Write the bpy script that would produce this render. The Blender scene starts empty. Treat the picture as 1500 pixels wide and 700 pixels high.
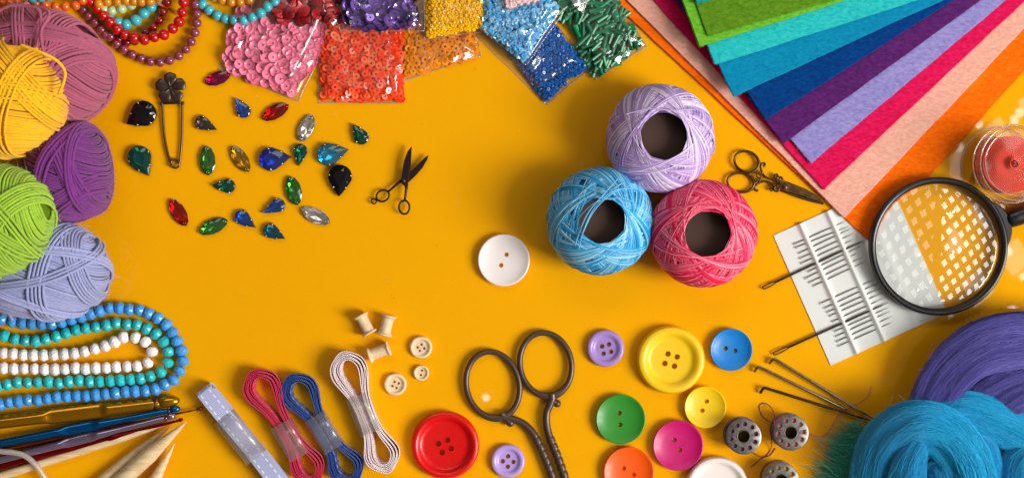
import bpy, bmesh, math, random
import numpy as np
from mathutils import Vector, Matrix, Quaternion, noise as mnoise
random.seed(7); np.random.seed(7)
U = 0.00032            # metres per design unit (one photo pixel measured on the table top)
H = 2200.0             # camera height in design units
SC = bpy.context.scene
COL = SC.collection
PI = math.pi

# ------------------------------------------------------------------ camera
cam = bpy.data.cameras.new('camera'); camo = bpy.data.objects.new('camera', cam); COL.objects.link(camo)
camo.location = (0, 0, H*U); cam.sensor_width = 36; cam.lens = 36*H/1500.0
cam.clip_start = 0.01; cam.clip_end = 50
SC.camera = camo

# ------------------------------------------------------------------ world and lamps
wd = bpy.data.worlds.new('World'); SC.world = wd; wd.use_nodes = True
nt = wd.node_tree; bg = nt.nodes['Background']
tc = nt.nodes.new('ShaderNodeTexCoord'); vm = nt.nodes.new('ShaderNodeVectorMath'); vm.operation = 'DOT_PRODUCT'
vm.inputs[1].default_value = Vector((0.8, -0.25, 0.55)).normalized()
rp = nt.nodes.new('ShaderNodeValToRGB')
rp.color_ramp.elements[0].position = 0.0; rp.color_ramp.elements[0].color = (0.085, 0.075, 0.068, 1)
rp.color_ramp.elements[1].position = 1.0; rp.color_ramp.elements[1].color = (0.43, 0.41, 0.38, 1)
nt.links.new(tc.outputs['Generated'], vm.inputs[0]); nt.links.new(vm.outputs['Value'], rp.inputs[0])
nt.links.new(rp.outputs[0], bg.inputs['Color']); bg.inputs['Strength'].default_value = 0.70

def area(name, loc, target, sx, sy, watts, color=(1, 1, 1), shape='RECTANGLE'):
    l = bpy.data.lights.new(name, 'AREA'); l.shape = shape; l.size = sx
    if shape in ('RECTANGLE', 'ELLIPSE'): l.size_y = sy
    l.energy = watts; l.color = color
    o = bpy.data.objects.new(name, l); COL.objects.link(o); o.location = loc
    o.rotation_euler = (Vector(target)-Vector(loc)).to_track_quat('-Z', 'Y').to_euler()
    return o
# the window: a broad soft source to the right, a little towards the viewer's lower edge
area('window_light', (2.25, -0.66, 1.80), (0, 0, 0), 1.05, 1.35, 116, (1.0, 0.965, 0.91))
# weak ceiling-like strip lamp, added on the far side for streaks and shadow fill
area('fill_strip', (-0.25, 1.25, 1.55), (0, 0, 0), 1.7, 0.45, 8, (1.0, 0.96, 0.9))
SC.view_settings.view_transform = 'Standard'; SC.view_settings.look = 'None'
SC.view_settings.exposure = -0.10; SC.view_settings.gamma = 1.0
SC.render.engine = 'CYCLES'
SC.cycles.use_denoising = True
SC.cycles.max_bounces = 10; SC.cycles.transparent_max_bounces = 24
SC.cycles.caustics_reflective = False; SC.cycles.caustics_refractive = False
SC.cycles.sample_clamp_indirect = 4.0

# lattice blind overhead on the right: what the magnifier mirrors
def lattice_light(loc, size, power, cell):
    o = area('lattice_light', loc, (loc[0]-0.0001, loc[1], 0), size, size, power)
    l = o.data; l.use_nodes = True; t = l.node_tree
    em = t.nodes['Emission']
    g = t.nodes.new('ShaderNodeNewGeometry'); sx = t.nodes.new('ShaderNodeSeparateXYZ')
    t.links.new(g.outputs['Position'], sx.inputs[0])
    def math_(op, a, b=None):
        m = t.nodes.new('ShaderNodeMath'); m.operation = op
        for i, v in enumerate((a, b)):
            if v is None: continue
            if isinstance(v, (int, float)): m.inputs[i].default_value = v
            else: t.links.new(v, m.inputs[i])
        return m.outputs[0]
    x, y = sx.outputs[0], sx.outputs[1]
    def band(c, s, per):
        v = math_('ADD', math_('MULTIPLY', x, c), math_('MULTIPLY', y, s))
        f = math_('FRACT', math_('DIVIDE', math_('ADD', v, 50*per), per))
        return math_('GREATER_THAN', f, 0.48)
    a1 = band(math.cos(0.55), math.sin(0.55), cell); a2 = band(math.cos(2.25), math.sin(2.25), cell*1.1)
    t.links.new(math_('MULTIPLY', a1, a2), em.inputs['Strength'])
    return o
lattice_light((0.83, -0.05, 1.05), 0.64, 10.0, 0.056)
# small bright gaps of the blind, seen as soft glints on the glossy table
def glint(px, py, d):
    x = (px-750)*U; y = (350-py)*U; k = (H*U+1.1)/(H*U)
    d *= 0.7; area('glint_light', (x*k, y*k, 1.1), (x*k, y*k, 0), d, d, math.pi*math.pi*d*d/4*22, shape='DISK')
for g in ((1406, 215, .016), (1434, 183, .013), (1494, 165, .016), (1486, 176, .016), (1476, 368, .017), (1483, 455, .017), (1499, 405, .014), (1467, 305, .012), (712, 582, .0125)):
    glint(*g)

# ------------------------------------------------------------------ helpers
def lin(c):
    if isinstance(c, str):
        c = c.lstrip('#'); c = [int(c[i:i+2], 16)/255 for i in (0, 2, 4)]
        c = [(v/12.92 if v <= 0.04045 else ((v+0.055)/1.055)**2.4) for v in c]
    return (c[0], c[1], c[2], 1.0)

def V(x, y, z=0): return Vector((x, y, z))
def W(px, py, z=0.0):
    """photo point at height z (design units) -> world point (design units)"""
    f = (H-z)/H
    return Vector(((px-750)*f, (350-py)*f, z))

MATS = {}
def mat(name, color, rough=0.5, metal=0.0, spec=0.5, bump=None, var=None, coat=0.0, coat_rough=0.05, sheen=0.0,
        island=None, hue=0.0, stretch=None, objrand=None, sss=0.0, aniso=0.0, color2=None, rvar=None):
    if name in MATS: return MATS[name]
    m = bpy.data.materials.new(name); m.use_nodes = True; t = m.node_tree
    b = t.nodes['Principled BSDF']; c = lin(color)
    b.inputs['Base Color'].default_value = c
    b.inputs['Roughness'].default_value = rough; b.inputs['Metallic'].default_value = metal
    b.inputs['Specular IOR Level'].default_value = spec
    b.inputs['Coat Weight'].default_value = coat; b.inputs['Coat Roughness'].default_value = coat_rough
    b.inputs['Sheen Weight'].default_value = sheen; b.inputs['Sheen Roughness'].default_value = 0.4
    if sss: b.inputs['Subsurface Weight'].default_value = sss; b.inputs['Subsurface Radius'].default_value = (0.002, 0.0012, 0.0008); b.inputs['Subsurface Scale'].default_value = 1.0
    src = None
    def coords():
        tcn = t.nodes.new('ShaderNodeTexCoord'); mp = t.nodes.new('ShaderNodeMapping')
        t.links.new(tcn.outputs['Object'], mp.inputs[0])
        if stretch: mp.inputs['Rotation'].default_value = (0, 0, stretch[0]); mp.inputs['Scale'].default_value = (stretch[1], 1, 1)
        return mp.outputs[0]
    def noise(size, detail=3, rg=0.6):
        n = t.nodes.new('ShaderNodeTexNoise'); n.inputs['Scale'].default_value = 1/(size*U); n.inputs['Detail'].default_value = detail
        n.inputs['Roughness'].default_value = rg
        t.links.new(coords(), n.inputs['Vector']); return n.outputs['Fac']
    cur = None
    def mult(fac_out, lo, hi, cur):
        mr = t.nodes.new('ShaderNodeMapRange'); mr.inputs['From Min'].default_value = 0.3 if lo is None else 0.0
        mr.inputs['To Min'].default_value = lo; mr.inputs['To Max'].default_value = hi
        t.links.new(fac_out, mr.inputs['Value'])
        mx = t.nodes.new('ShaderNodeMix'); mx.data_type = 'RGBA'; mx.blend_type = 'MULTIPLY'; mx.inputs['Factor'].default_value = 1
        if cur is None: mx.inputs['A'].default_value = c
        else: t.links.new(cur, mx.inputs['A'])
        t.links.new(mr.outputs[0], mx.inputs['B']); return mx.outputs['Result']
    if color2 is not None:
        rr = t.nodes.new('ShaderNodeValToRGB'); rr.color_ramp.elements[0].color = c; rr.color_ramp.elements[1].color = lin(color2[0])
        rr.color_ramp.elements[0].position = color2[2]; rr.color_ramp.elements[1].position = color2[3]
        if color2[1] == 'island':
            g = t.nodes.new('ShaderNodeNewGeometry'); t.links.new(g.outputs['Random Per Island'], rr.inputs[0])
        elif color2[1] == 'object':
            g = t.nodes.new('ShaderNodeObjectInfo'); t.links.new(g.outputs['Random'], rr.inputs[0])
        else: t.links.new(noise(color2[1], 4, 0.65), rr.inputs[0])
        cur = rr.outputs[0]
    if var: cur = mult(noise(var[0], 4), 1-var[1], 1+var[1], cur)
    if island:
        g = t.nodes.new('ShaderNodeNewGeometry'); cur = mult(g.outputs['Random Per Island'], island[0], island[1], cur)
    if objrand:
        g = t.nodes.new('ShaderNodeObjectInfo'); cur = mult(g.outputs['Random'], objrand[0], objrand[1], cur)
    if cur is not None: t.links.new(cur, b.inputs['Base Color'])
    if rvar:
        mr = t.nodes.new('ShaderNodeMapRange'); mr.inputs['To Min'].default_value = rvar[1]; mr.inputs['To Max'].default_value = rvar[2]
        mr.inputs['From Min'].default_value = 0.3; mr.inputs['From Max'].default_value = 0.7
        t.links.new(noise(rvar[0]), mr.inputs['Value']); t.links.new(mr.outputs[0], b.inputs['Roughness'])
    if bump:
        bn = t.nodes.new('ShaderNodeBump'); bn.inputs['Strength'].default_value = bump[1]; bn.inputs['Distance'].default_value = (bump[2] if len(bump) > 2 else 1.0)*U
        t.links.new(noise(bump[0], 4, 0.7), bn.inputs['Height']); t.links.new(bn.outputs[0], b.inputs['Normal'])
    MATS[name] = m; return m

def clear(name, tint=(1, 1, 1), gloss=0.08, rough=0.06, bump=None, diffuse=0.0, dcol=(0.9, 0.9, 0.9), fres=1.45, edge=0.0):
    """thin clear film or glass: transparent with a mirror coat and, optionally, some milky scatter"""
    if name in MATS: return MATS[name]
    m = bpy.data.materials.new(name); m.use_nodes = True; t = m.node_tree; t.nodes.remove(t.nodes['Principled BSDF'])
    out = t.nodes['Material Output']
    tr = t.nodes.new('ShaderNodeBsdfTransparent'); tr.inputs[0].default_value = (*tint, 1)
    gl = t.nodes.new('ShaderNodeBsdfGlossy'); gl.inputs['Roughness'].default_value = rough; gl.inputs['Color'].default_value = (1, 1, 1, 1)
    fr = t.nodes.new('ShaderNodeLayerWeight'); fr.inputs['Blend'].default_value = 0.5
    pw = t.nodes.new('ShaderNodeMath'); pw.operation = 'POWER'; pw.inputs[1].default_value = 4.0; t.links.new(fr.outputs['Facing'], pw.inputs[0])
    ad = t.nodes.new('ShaderNodeMath'); ad.operation = 'MULTIPLY_ADD'; ad.use_clamp = True; ad.inputs[1].default_value = 0.55; ad.inputs[2].default_value = gloss
    t.links.new(pw.outputs[0], ad.inputs[0])
    mx = t.nodes.new('ShaderNodeMixShader'); t.links.new(ad.outputs[0], mx.inputs[0])
    base = tr.outputs[0]
    if diffuse:
        df = t.nodes.new('ShaderNodeBsdfDiffuse'); df.inputs[0].default_value = (*dcol, 1)
        tl = t.nodes.new('ShaderNodeBsdfTranslucent'); tl.inputs[0].default_value = (*dcol, 1)
        a = t.nodes.new('ShaderNodeMixShader'); a.inputs[0].default_value = 0.5
        t.links.new(df.outputs[0], a.inputs[1]); t.links.new(tl.outputs[0], a.inputs[2])
        m2 = t.nodes.new('ShaderNodeMixShader'); m2.inputs[0].default_value = diffuse
        t.links.new(tr.outputs[0], m2.inputs[1]); t.links.new(a.outputs[0], m2.inputs[2]); base = m2.outputs[0]
    t.links.new(base, mx.inputs[1]); t.links.new(gl.outputs[0], mx.inputs[2]); t.links.new(mx.outputs[0], out.inputs['Surface'])
    if bump:
        n = t.nodes.new('ShaderNodeTexNoise'); n.inputs['Scale'].default_value = 1/(bump[0]*U); n.inputs['Detail'].default_value = 2; n.inputs['Distortion'].default_value = 1.0
        tcn = t.nodes.new('ShaderNodeTexCoord'); t.links.new(tcn.outputs['Object'], n.inputs['Vector'])
        bn = t.nodes.new('ShaderNodeBump'); bn.inputs['Strength'].default_value = bump[1]; bn.inputs['Distance'].default_value = bump[2]*U
        t.links.new(n.outputs['Fac'], bn.inputs['Height']); t.links.new(bn.outputs[0], gl.inputs['Normal'])
    MATS[name] = m; return m

def spline(pts, n, closed=False):
    """Catmull-Rom through pts, n samples per span"""
    P = [Vector(p) for p in pts]; out = []; k = len(P)
    rng = range(k) if closed else range(k-1)
    for i in rng:
        if closed: p0, p1, p2, p3 = P[(i-1) % k], P[i], P[(i+1) % k], P[(i+2) % k]
        else: p0, p1, p2, p3 = P[max(i-1, 0)], P[i], P[i+1], P[min(i+2, k-1)]
        for j in range(n):
            t = j/n
            out.append(0.5*((2*p1)+(p2-p0)*t+(2*p0-5*p1+4*p2-p3)*t*t+(3*p1-p0-3*p2+p3)*t**3))
    if not closed: out.append(P[-1].copy())
    return out

class MB:
    def __init__(s): s.v = []; s.f = []; s.smooth = []; s.uv = {}
    def add(s, verts, faces, smooth=True):
        o = len(s.v); s.v += [tuple(v) for v in verts]
        s.f += [tuple(i+o for i in f) for f in faces]; s.smooth += [smooth]*len(faces); return s
    def lathe(s, prof, n=32, m=None, closed=False, smooth=True):
        verts = []; faces = []; k = len(prof); idx = []
        for (r, z) in prof:
            if r < 1e-6: idx.append([len(verts)]*n); verts.append(Vector((0, 0, z)))
            else:
                st = len(verts); idx.append([st+i for i in range(n)])
                verts += [Vector((r*math.cos(2*PI*i/n), r*math.sin(2*PI*i/n), z)) for i in range(n)]
        rg = range(k) if closed else range(k-1)
        for a in rg:
            b = (a+1) % k
            for i in range(n):
                j = (i+1) % n; q = [idx[a][i], idx[a][j], idx[b][j], idx[b][i]]
                q2 = []
                for x in q:
                    if x not in q2: q2.append(x)
                if len(q2) > 2: faces.append(tuple(reversed(q2)))
        if m is not None: verts = [m @ v for v in verts]
        return s.add(verts, faces, smooth)
    def tube(s, path, r, n=8, closed=False, cap=True, flat=1.0, up=None, smooth=True):
        P = [Vector(p) for p in path]; k = len(P); verts = []; faces = []
        rr = r if hasattr(r, '__len__') else [r]*k
        ff = flat if hasattr(flat, '__len__') else [flat]*k
        ref = None
        for i in range(k):
            a = P[(i-1) % k] if (closed or i > 0) else P[i]; b = P[(i+1) % k] if (closed or i < k-1) else P[i]
            t = (b-a).normalized()
            if up is not None: side = t.cross(up).normalized(); nn = side.cross(t)
            else:
                if ref is None: ref = Vector((0, 0, 1)) if abs(t.z) < 0.9 else Vector((1, 0, 0))
                side = t.cross(ref)
                side = side.normalized() if side.length > 1e-5 else t.orthogonal().normalized()
                nn = side.cross(t).normalized(); ref = nn
            for j in range(n):
                an = 2*PI*j/n
                verts.append(P[i]+side*(math.cos(an)*rr[i])+nn*(math.sin(an)*rr[i]*ff[i]))
        rg = k if closed else k-1
        for i in range(rg):
            i2 = (i+1) % k
            for j in range(n):
                j2 = (j+1) % n; faces.append((i*n+j, i2*n+j, i2*n+j2, i*n+j2))
        if cap and not closed:
            faces.append(tuple(range(n))); faces.append(tuple(reversed(range((k-1)*n, k*n))))
        return s.add(verts, faces, smooth)
    def prism(s, poly, z0, z1, bevel=0.0, smooth=False):
        """upright prism from a 2-D outline (design units), top edge bevelled"""
        n = len(poly); P = [Vector((p[0], p[1], 0)) for p in poly]
        area2 = sum(P[i].x*P[(i+1) % n].y-P[(i+1) % n].x*P[i].y for i in range(n))
        if area2 < 0: P.reverse()
        rings = [(0, z0), (0, z1-bevel), (bevel, z1)] if bevel else [(0, z0), (0, z1)]
        verts = []; faces = []
        for (ins, z) in rings:
            for i in range(n):
                p = P[i]
                if ins:
                    e1 = (P[i]-P[i-1]).normalized(); e2 = (P[(i+1) % n]-P[i]).normalized()
                    nr = Vector((-(e1.y+e2.y), e1.x+e2.x, 0)); nr = nr.normalized() if nr.length > 1e-4 else Vector((-e1.y, e1.x, 0))
                    p = p+nr*ins
                verts.append(Vector((p.x, p.y, z)))
        for k in range(len(rings)-1):
            for i in range(n):
                j = (i+1) % n; faces.append((k*n+i, k*n+j, (k+1)*n+j, (k+1)*n+i))
        faces.append(tuple((len(rings)-1)*n+i for i in range(n))); faces.append(tuple(reversed(range(n))))
        return s.add(verts, faces, smooth)
    def ball(s, c, r, n=12, m=8, sq=(1, 1, 1), rot=None):
        M4 = Matrix.Translation(Vector(c)) @ (rot.to_4x4() if rot is not None else Matrix()) @ Matrix.Diagonal((sq[0]*r, sq[1]*r, sq[2]*r, 1))
        return s.lathe([(math.cos(-PI/2+PI*i/m) if 0 < i < m else 0.0, math.sin(-PI/2+PI*i/m)) for i in range(m+1)], n, M4)
    def grid(s, fn, nu, nv, smooth=True, uv=False):
        o = len(s.v)
        verts = [fn(i/nu, j/nv) for i in range(nu+1) for j in range(nv+1)]
        faces = [(i*(nv+1)+j, (i+1)*(nv+1)+j, (i+1)*(nv+1)+j+1, i*(nv+1)+j+1) for i in range(nu) for j in range(nv)]
        return s.add(verts, faces, smooth)

ORG = {}
def mesh_of(name, mb, m, at, sharp=None):
    me = bpy.data.meshes.new(name)
    a = Vector(at)
    me.from_pydata([((v[0]-a.x)*U, (v[1]-a.y)*U, (v[2]-a.z)*U) for v in mb.v], [], mb.f)
    me.polygons.foreach_set('use_smooth', mb.smooth)
    if m is not None: me.materials.append(m)
    me.update()
    if sharp is not None: me.set_sharp_from_angle(angle=math.radians(sharp))
    return me
def thing(name, label, cat, at, group=None, kind=None):
    o = bpy.data.objects.new(name, None); o.empty_display_size = 0.005; COL.objects.link(o)
    o.location = Vector(at)*U; ORG[o.name] = Vector(at); o['label'] = label; o['category'] = cat
    if group: o['group'] = group
    if kind: o['kind'] = kind
    return o
def part(name, mb, m, parent, label=None, kind=None, sharp=None):
    at = ORG[parent.name]; me = mesh_of(name, mb, m, at, sharp)
    o = bpy.data.objects.new(name, me); COL.objects.link(o); o.parent = parent; ORG[o.name] = at
    if label: o['label'] = label
    if kind: o['kind'] = kind
    return o
def solid(name, mb, m, at, label=None, cat=None, group=None, kind=None, sharp=None):
    me = mesh_of(name, mb, m, at, sharp); o = bpy.data.objects.new(name, me); COL.objects.link(o)
    o.location = Vector(at)*U; ORG[o.name] = Vector(at)
    if label: o['label'] = label
    if cat: o['category'] = cat
    if group: o['group'] = group
    if kind: o['kind'] = kind
    return o
def place(name, me, at, rot=None, scale=1.0, parent=None, label=None, cat=None, group=None, kind=None):
    """one more object on a shared mesh; at in design units (world)"""
    o = bpy.data.objects.new(name, me); COL.objects.link(o)
    if parent is not None: o.parent = parent; o.location = (Vector(at)-ORG[parent.name])*U
    else: o.location = Vector(at)*U
    if rot is not None: o.rotation_mode = 'QUATERNION'; o.rotation_quaternion = rot
    if scale != 1.0: o.scale = (scale,)*3 if not hasattr(scale, '__len__') else scale
    ORG[o.name] = Vector(at)
    if label: o['label'] = label
    if cat: o['category'] = cat
    if group: o['group'] = group
    if kind: o['kind'] = kind
    return o

def np_tubes(paths, r, sides=4, closed=False):
    """paths (N,S,3) -> verts, quads for N thin tubes"""
    Pn = np.asarray(paths, dtype=np.float64); N, S, _ = Pn.shape
    if closed: T = np.roll(Pn, -1, 1)-np.roll(Pn, 1, 1)
    else:
        T = np.empty_like(Pn); T[:, 1:-1] = Pn[:, 2:]-Pn[:, :-2]; T[:, 0] = Pn[:, 1]-Pn[:, 0]; T[:, -1] = Pn[:, -1]-Pn[:, -2]
    T /= np.maximum(np.linalg.norm(T, axis=2, keepdims=True), 1e-9)
    ref = np.zeros_like(T); ref[..., 0] = 0.577; ref[..., 1] = 0.211; ref[..., 2] = 0.789
    A = np.cross(T, ref); A /= np.maximum(np.linalg.norm(A, axis=2, keepdims=True), 1e-6); B = np.cross(A, T)
    rad = np.asarray(r, dtype=np.float64)
    if rad.ndim == 0: rad = np.full((N, S), float(rad))
    elif rad.ndim == 1: rad = np.repeat(rad[:, None], S, 1)
    ang = 2*np.pi*np.arange(sides)/sides
    verts = Pn[:, :, None, :]+rad[:, :, None, None]*(np.cos(ang)[None, None, :, None]*A[:, :, None, :]+np.sin(ang)[None, None, :, None]*B[:, :, None, :])
    idx = np.arange(N*S*sides).reshape(N, S, sides)
    nxt = np.roll(idx, -1, 1) if closed else idx[:, 1:]
    cur = idx if closed else idx[:, :-1]
    f = np.stack([cur, nxt, np.roll(nxt, -1, 2), np.roll(cur, -1, 2)], -1).reshape(-1, 4)
    return verts.reshape(-1, 3), f
def np_obj(name, verts, faces, m, parent=None, at=None, **kw):
    org = ORG[parent.name] if parent is not None else Vector(at)
    me = bpy.data.meshes.new(name); v = (np.asarray(verts)-np.array(org))*U
    n = len(v); nf = len(faces); k = faces.shape[1]
    me.vertices.add(n); me.vertices.foreach_set('co', v.astype(np.float32).ravel())
    me.loops.add(nf*k); me.loops.foreach_set('vertex_index', faces.astype(np.int32).ravel())
    me.polygons.add(nf); me.polygons.foreach_set('loop_start', (np.arange(nf)*k).astype(np.int32))
    me.polygons.foreach_set('use_smooth', np.ones(nf, dtype=bool))
    me.update(calc_edges=True); me.validate(); me.materials.append(m)
    o = bpy.data.objects.new(name, me); COL.objects.link(o); ORG[o.name] = Vector(org)
    if parent is not None: o.parent = parent
    else: o.location = Vector(org)*U
    for kk, vv in kw.items(): o[kk] = vv
    return o

def cut(mb, cutters, m, name, at, sharp=32):
    """subtract closed cutter meshes (lists of MB) -> mesh data with real holes"""
    a = bpy.data.meshes.new('tmp'); a.from_pydata([tuple(v) for v in mb.v], [], mb.f); oa = bpy.data.objects.new('tmp', a); COL.objects.link(oa)
    b = bpy.data.meshes.new('tmp2'); cm = MB()
    for c in cutters: cm.add(c.v, c.f)
    b.from_pydata(cm.v, [], cm.f)
    for q in (a, b):
        bb = bmesh.new(); bb.from_mesh(q); bmesh.ops.remove_doubles(bb, verts=bb.verts, dist=1e-5); bmesh.ops.recalc_face_normals(bb, faces=bb.faces); bb.to_mesh(q); bb.free()
    ob = bpy.data.objects.new('tmp2', b); COL.objects.link(ob)
    md = oa.modifiers.new('b', 'BOOLEAN'); md.operation = 'DIFFERENCE'; md.solver = 'EXACT'; md.use_self = True; md.object = ob
    dg = bpy.context.evaluated_depsgraph_get(); me = bpy.data.meshes.new_from_object(oa.evaluated_get(dg))
    bpy.data.objects.remove(oa); bpy.data.objects.remove(ob); bpy.data.meshes.remove(a); bpy.data.meshes.remove(b)
    me.name = name; me.transform(Matrix.Diagonal((U, U, U, 1)) @ Matrix.Translation(-Vector(at)))
    me.materials.clear(); me.materials.append(m)
    me.polygons.foreach_set('use_smooth', [True]*len(me.polygons)); me.set_sharp_from_angle(angle=math.radians(sharp)); me.update()
    return me
def along(d): return Vector((0, 0, 1)).rotation_difference(Vector(d).normalized())
def xf(c, q): return Matrix.Translation(Vector(c)) @ q.to_matrix().to_4x4()
def rnd(a, b): return random.uniform(a, b)
def pip(p, poly):
    x, y = p; c = False; n = len(poly)
    for i in range(n):
        x1, y1 = poly[i]; x2, y2 = poly[(i+1) % n]
        if (y1 > y) != (y2 > y) and x < (x2-x1)*(y-y1)/(y2-y1)+x1: c = not c
    return c
def edge_dist(p, poly):
    d = 1e9; q = Vector(p)
    for i in range(len(poly)):
        a = Vector(poly[i]); b = Vector(poly[(i+1) % len(poly)]); ab = b-a
        t = max(0, min(1, (q-a).dot(ab)/max(ab.length_squared, 1e-9))); d = min(d, (a+ab*t-q).length)
    return d
ORD = ['first', 'second', 'third', 'fourth', 'fifth', 'sixth', 'seventh', 'eighth', 'ninth', 'tenth']

# ------------------------------------------------------------------ the table top
tm = mat('table_yellow', '#f0a900', rough=0.02, spec=0.24, var=(900, 0.04), color2=('#eaa200', 2.2, 0.25, 0.75), rvar=(260, 0.018, 0.028))
tb = MB().grid(lambda u, v: Vector(((u-0.5)*6000, (v-0.5)*4200, 0)), 12, 8)
solid('tabletop', tb, tm, (0, 0, 0), kind='structure')

# ------------------------------------------------------------------ felt sheets (fanned, bottom to top)
def felt_mat(nm, c, c2):
    return mat('felt_'+nm, c, rough=0.95, spec=0.06, sheen=0.10, color2=(c2, 3.4, 0.34, 0.70), bump=(2.6, 0.8, 1.8), var=(60, 0.06), stretch=(0.7, 0.45, 1))
FELT = [  # name, colours, corner, point up the left edge, point up the right edge, label
 ('orange', '#f25c00', '#ff7d10', (1275, 353), (895, 0), (1500, 103), 'bright orange felt sheet at the bottom of the fan, its corner under the magnifier'),
 ('salmon', '#e09c8a', '#f0baa6', (1237, 318), (919, 0), (1500, 41), 'pale salmon pink felt sheet between the orange and the crimson sheets'),
 ('crimson', '#c80a44', '#ea2060', (1206.5, 277), (958, 0), (1500, 2), 'crimson felt sheet lying between the salmon and lavender sheets'),
 ('lavender', '#8078bc', '#a49cd4', (1188, 238), (1000, 10), (1473, 0), 'lavender felt sheet between the crimson and dark purple sheets'),
 ('purple', '#481a58', '#652a74', (1147, 210), (990, 0), (1436, 0), 'dark purple felt sheet between the royal blue and lavender sheets'),
 ('royal', '#01306e', '#06468e', (1121.5, 175), (1012, 5), (1395, 0), 'royal blue felt sheet between the cerulean and dark purple sheets'),
 ('cerulean', '#047aa6', '#1094bc', (1075, 141), (1009, 0), (1371, 4), 'cerulean blue felt sheet between the turquoise and royal blue sheets'),
 ('turquoise', '#10aeb4', '#3ccaca', (1047.6, 94), (1010, -10), (1344, 0), 'light turquoise felt sheet between the lime green and cerulean sheets'),
 ('lime', '#58a41c', '#7cc63c', (1025, 68), (1000.5, 0), (1237, 0), 'lime green felt sheet with a thick edge below the olive green sheet'),
 ('olive', '#4a7a12', '#6c9a26', (1036.5, 52), (1018.5, 0), (1220, 0), 'olive green felt sheet near the top of the fan'),
 ('teal', '#0f8a80', '#22a49a', (1021, 5), (1012, -22), (1044, -2), 'dark teal felt sheet on top of the fan, only its corner in view'),
]
def felt(i, nm, c, c2, C, A, B, label):
    z0 = 0.5+i*4.6+(1.2*max(0, i-4)); th = 4.4 if nm != 'lime' else 7.5
    z = z0+th
    c0 = W(C[0], C[1], z); ul = (W(A[0], A[1], z)-c0).normalized(); ur = (W(B[0], B[1], z)-c0).normalized()
    L1, L2 = 640, 560
    seed = i*13.1; nu, nv = 60, 52
    def wob(d, t): return d*(0.9*mnoise.noise(Vector((t*0.02, seed, 0)))+0.35*mnoise.noise(Vector((t*0.15, seed, 3))))
    def curl(s, t):
        e = min(s, t); return 1.6*mnoise.noise(Vector((s*0.006, t*0.006, seed)))*min(1, e/80)+ (1.5 if i > 2 else 0)*math.exp(-math.hypot(s, t)/45)
    mb = MB()
    def P(s, t, zz):
        p = c0+ul*s+ur*t
        if s < 1e-6: p = p+ul*wob(1, t)
        if t < 1e-6: p = p+ur*wob(1, s+500)
        if i == 0 and s < 60: p = p+ul*(11*math.exp(-((t-62)/42)**2)*(1-s/60))
        return V(p.x, p.y, zz+max(-0.3, curl(s, t)))
    def gs(k, n, L): x = k*1.0; return L*(x**1.5)
    mb.grid(lambda u, v: P(gs(u, nu, L1), gs(v, nv, L2), z), nu, nv)
    # rounded soft edges: two skirts down from the visible edges
    def skirt(fn, n):
        prof = [(0, 0), (0.5, -0.25), (0.9, -0.9), (1.0, -th*0.5), (0.75, -th)]
        mb.grid(lambda u, v: fn(u, prof[min(4, int(round(v*4)))]), n, 4)
    nrm_l = -ur; nrm_r = -ul
    skirt(lambda u, p: P(gs(u, nu, L1), 0, z)+nrm_l*p[0]+V(0, 0, p[1]), nu)
    skirt(lambda u, p: P(0, gs(1-u, nv, L2), z)+nrm_r*p[0]+V(0, 0, p[1]), nv)
    m = felt_mat(nm, c, c2)
    o = solid('felt_sheet', mb, m, (c0.x, c0.y, z0), label, 'felt sheet', 'fanned felt sheets')
    # loose fibres standing off both edges
    N = 420; paths = []
    for k in range(N):
        e = rnd(0, 1)**1.4
        if k % 2: b = P(e*430, 0, z)+nrm_l*0.6+V(0, 0, -rnd(0.2, th*0.7)); d = nrm_l*rnd(0.3, 1)+ul*rnd(-1, 1)
        else: b = P(0, e*380, z)+nrm_r*0.6+V(0, 0, -rnd(0.2, th*0.7)); d = nrm_r*rnd(0.3, 1)+ur*rnd(-1, 1)
        d = d+V(0, 0, rnd(-0.3, 0.5)); l = rnd(1.0, 2.6)
        paths.append([b, b+d*l*0.5+V(0, 0, 0.2), b+d*l+V(0, 0, rnd(-0.4, 0.4))])
    v, f = np_tubes([[tuple(q) for q in p] for p in paths], 0.22, 3)
    np_obj('edge_fuzz', v, f, m, o, kind='stuff')
for i, a in enumerate(FELT): felt(i, *a)

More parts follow.
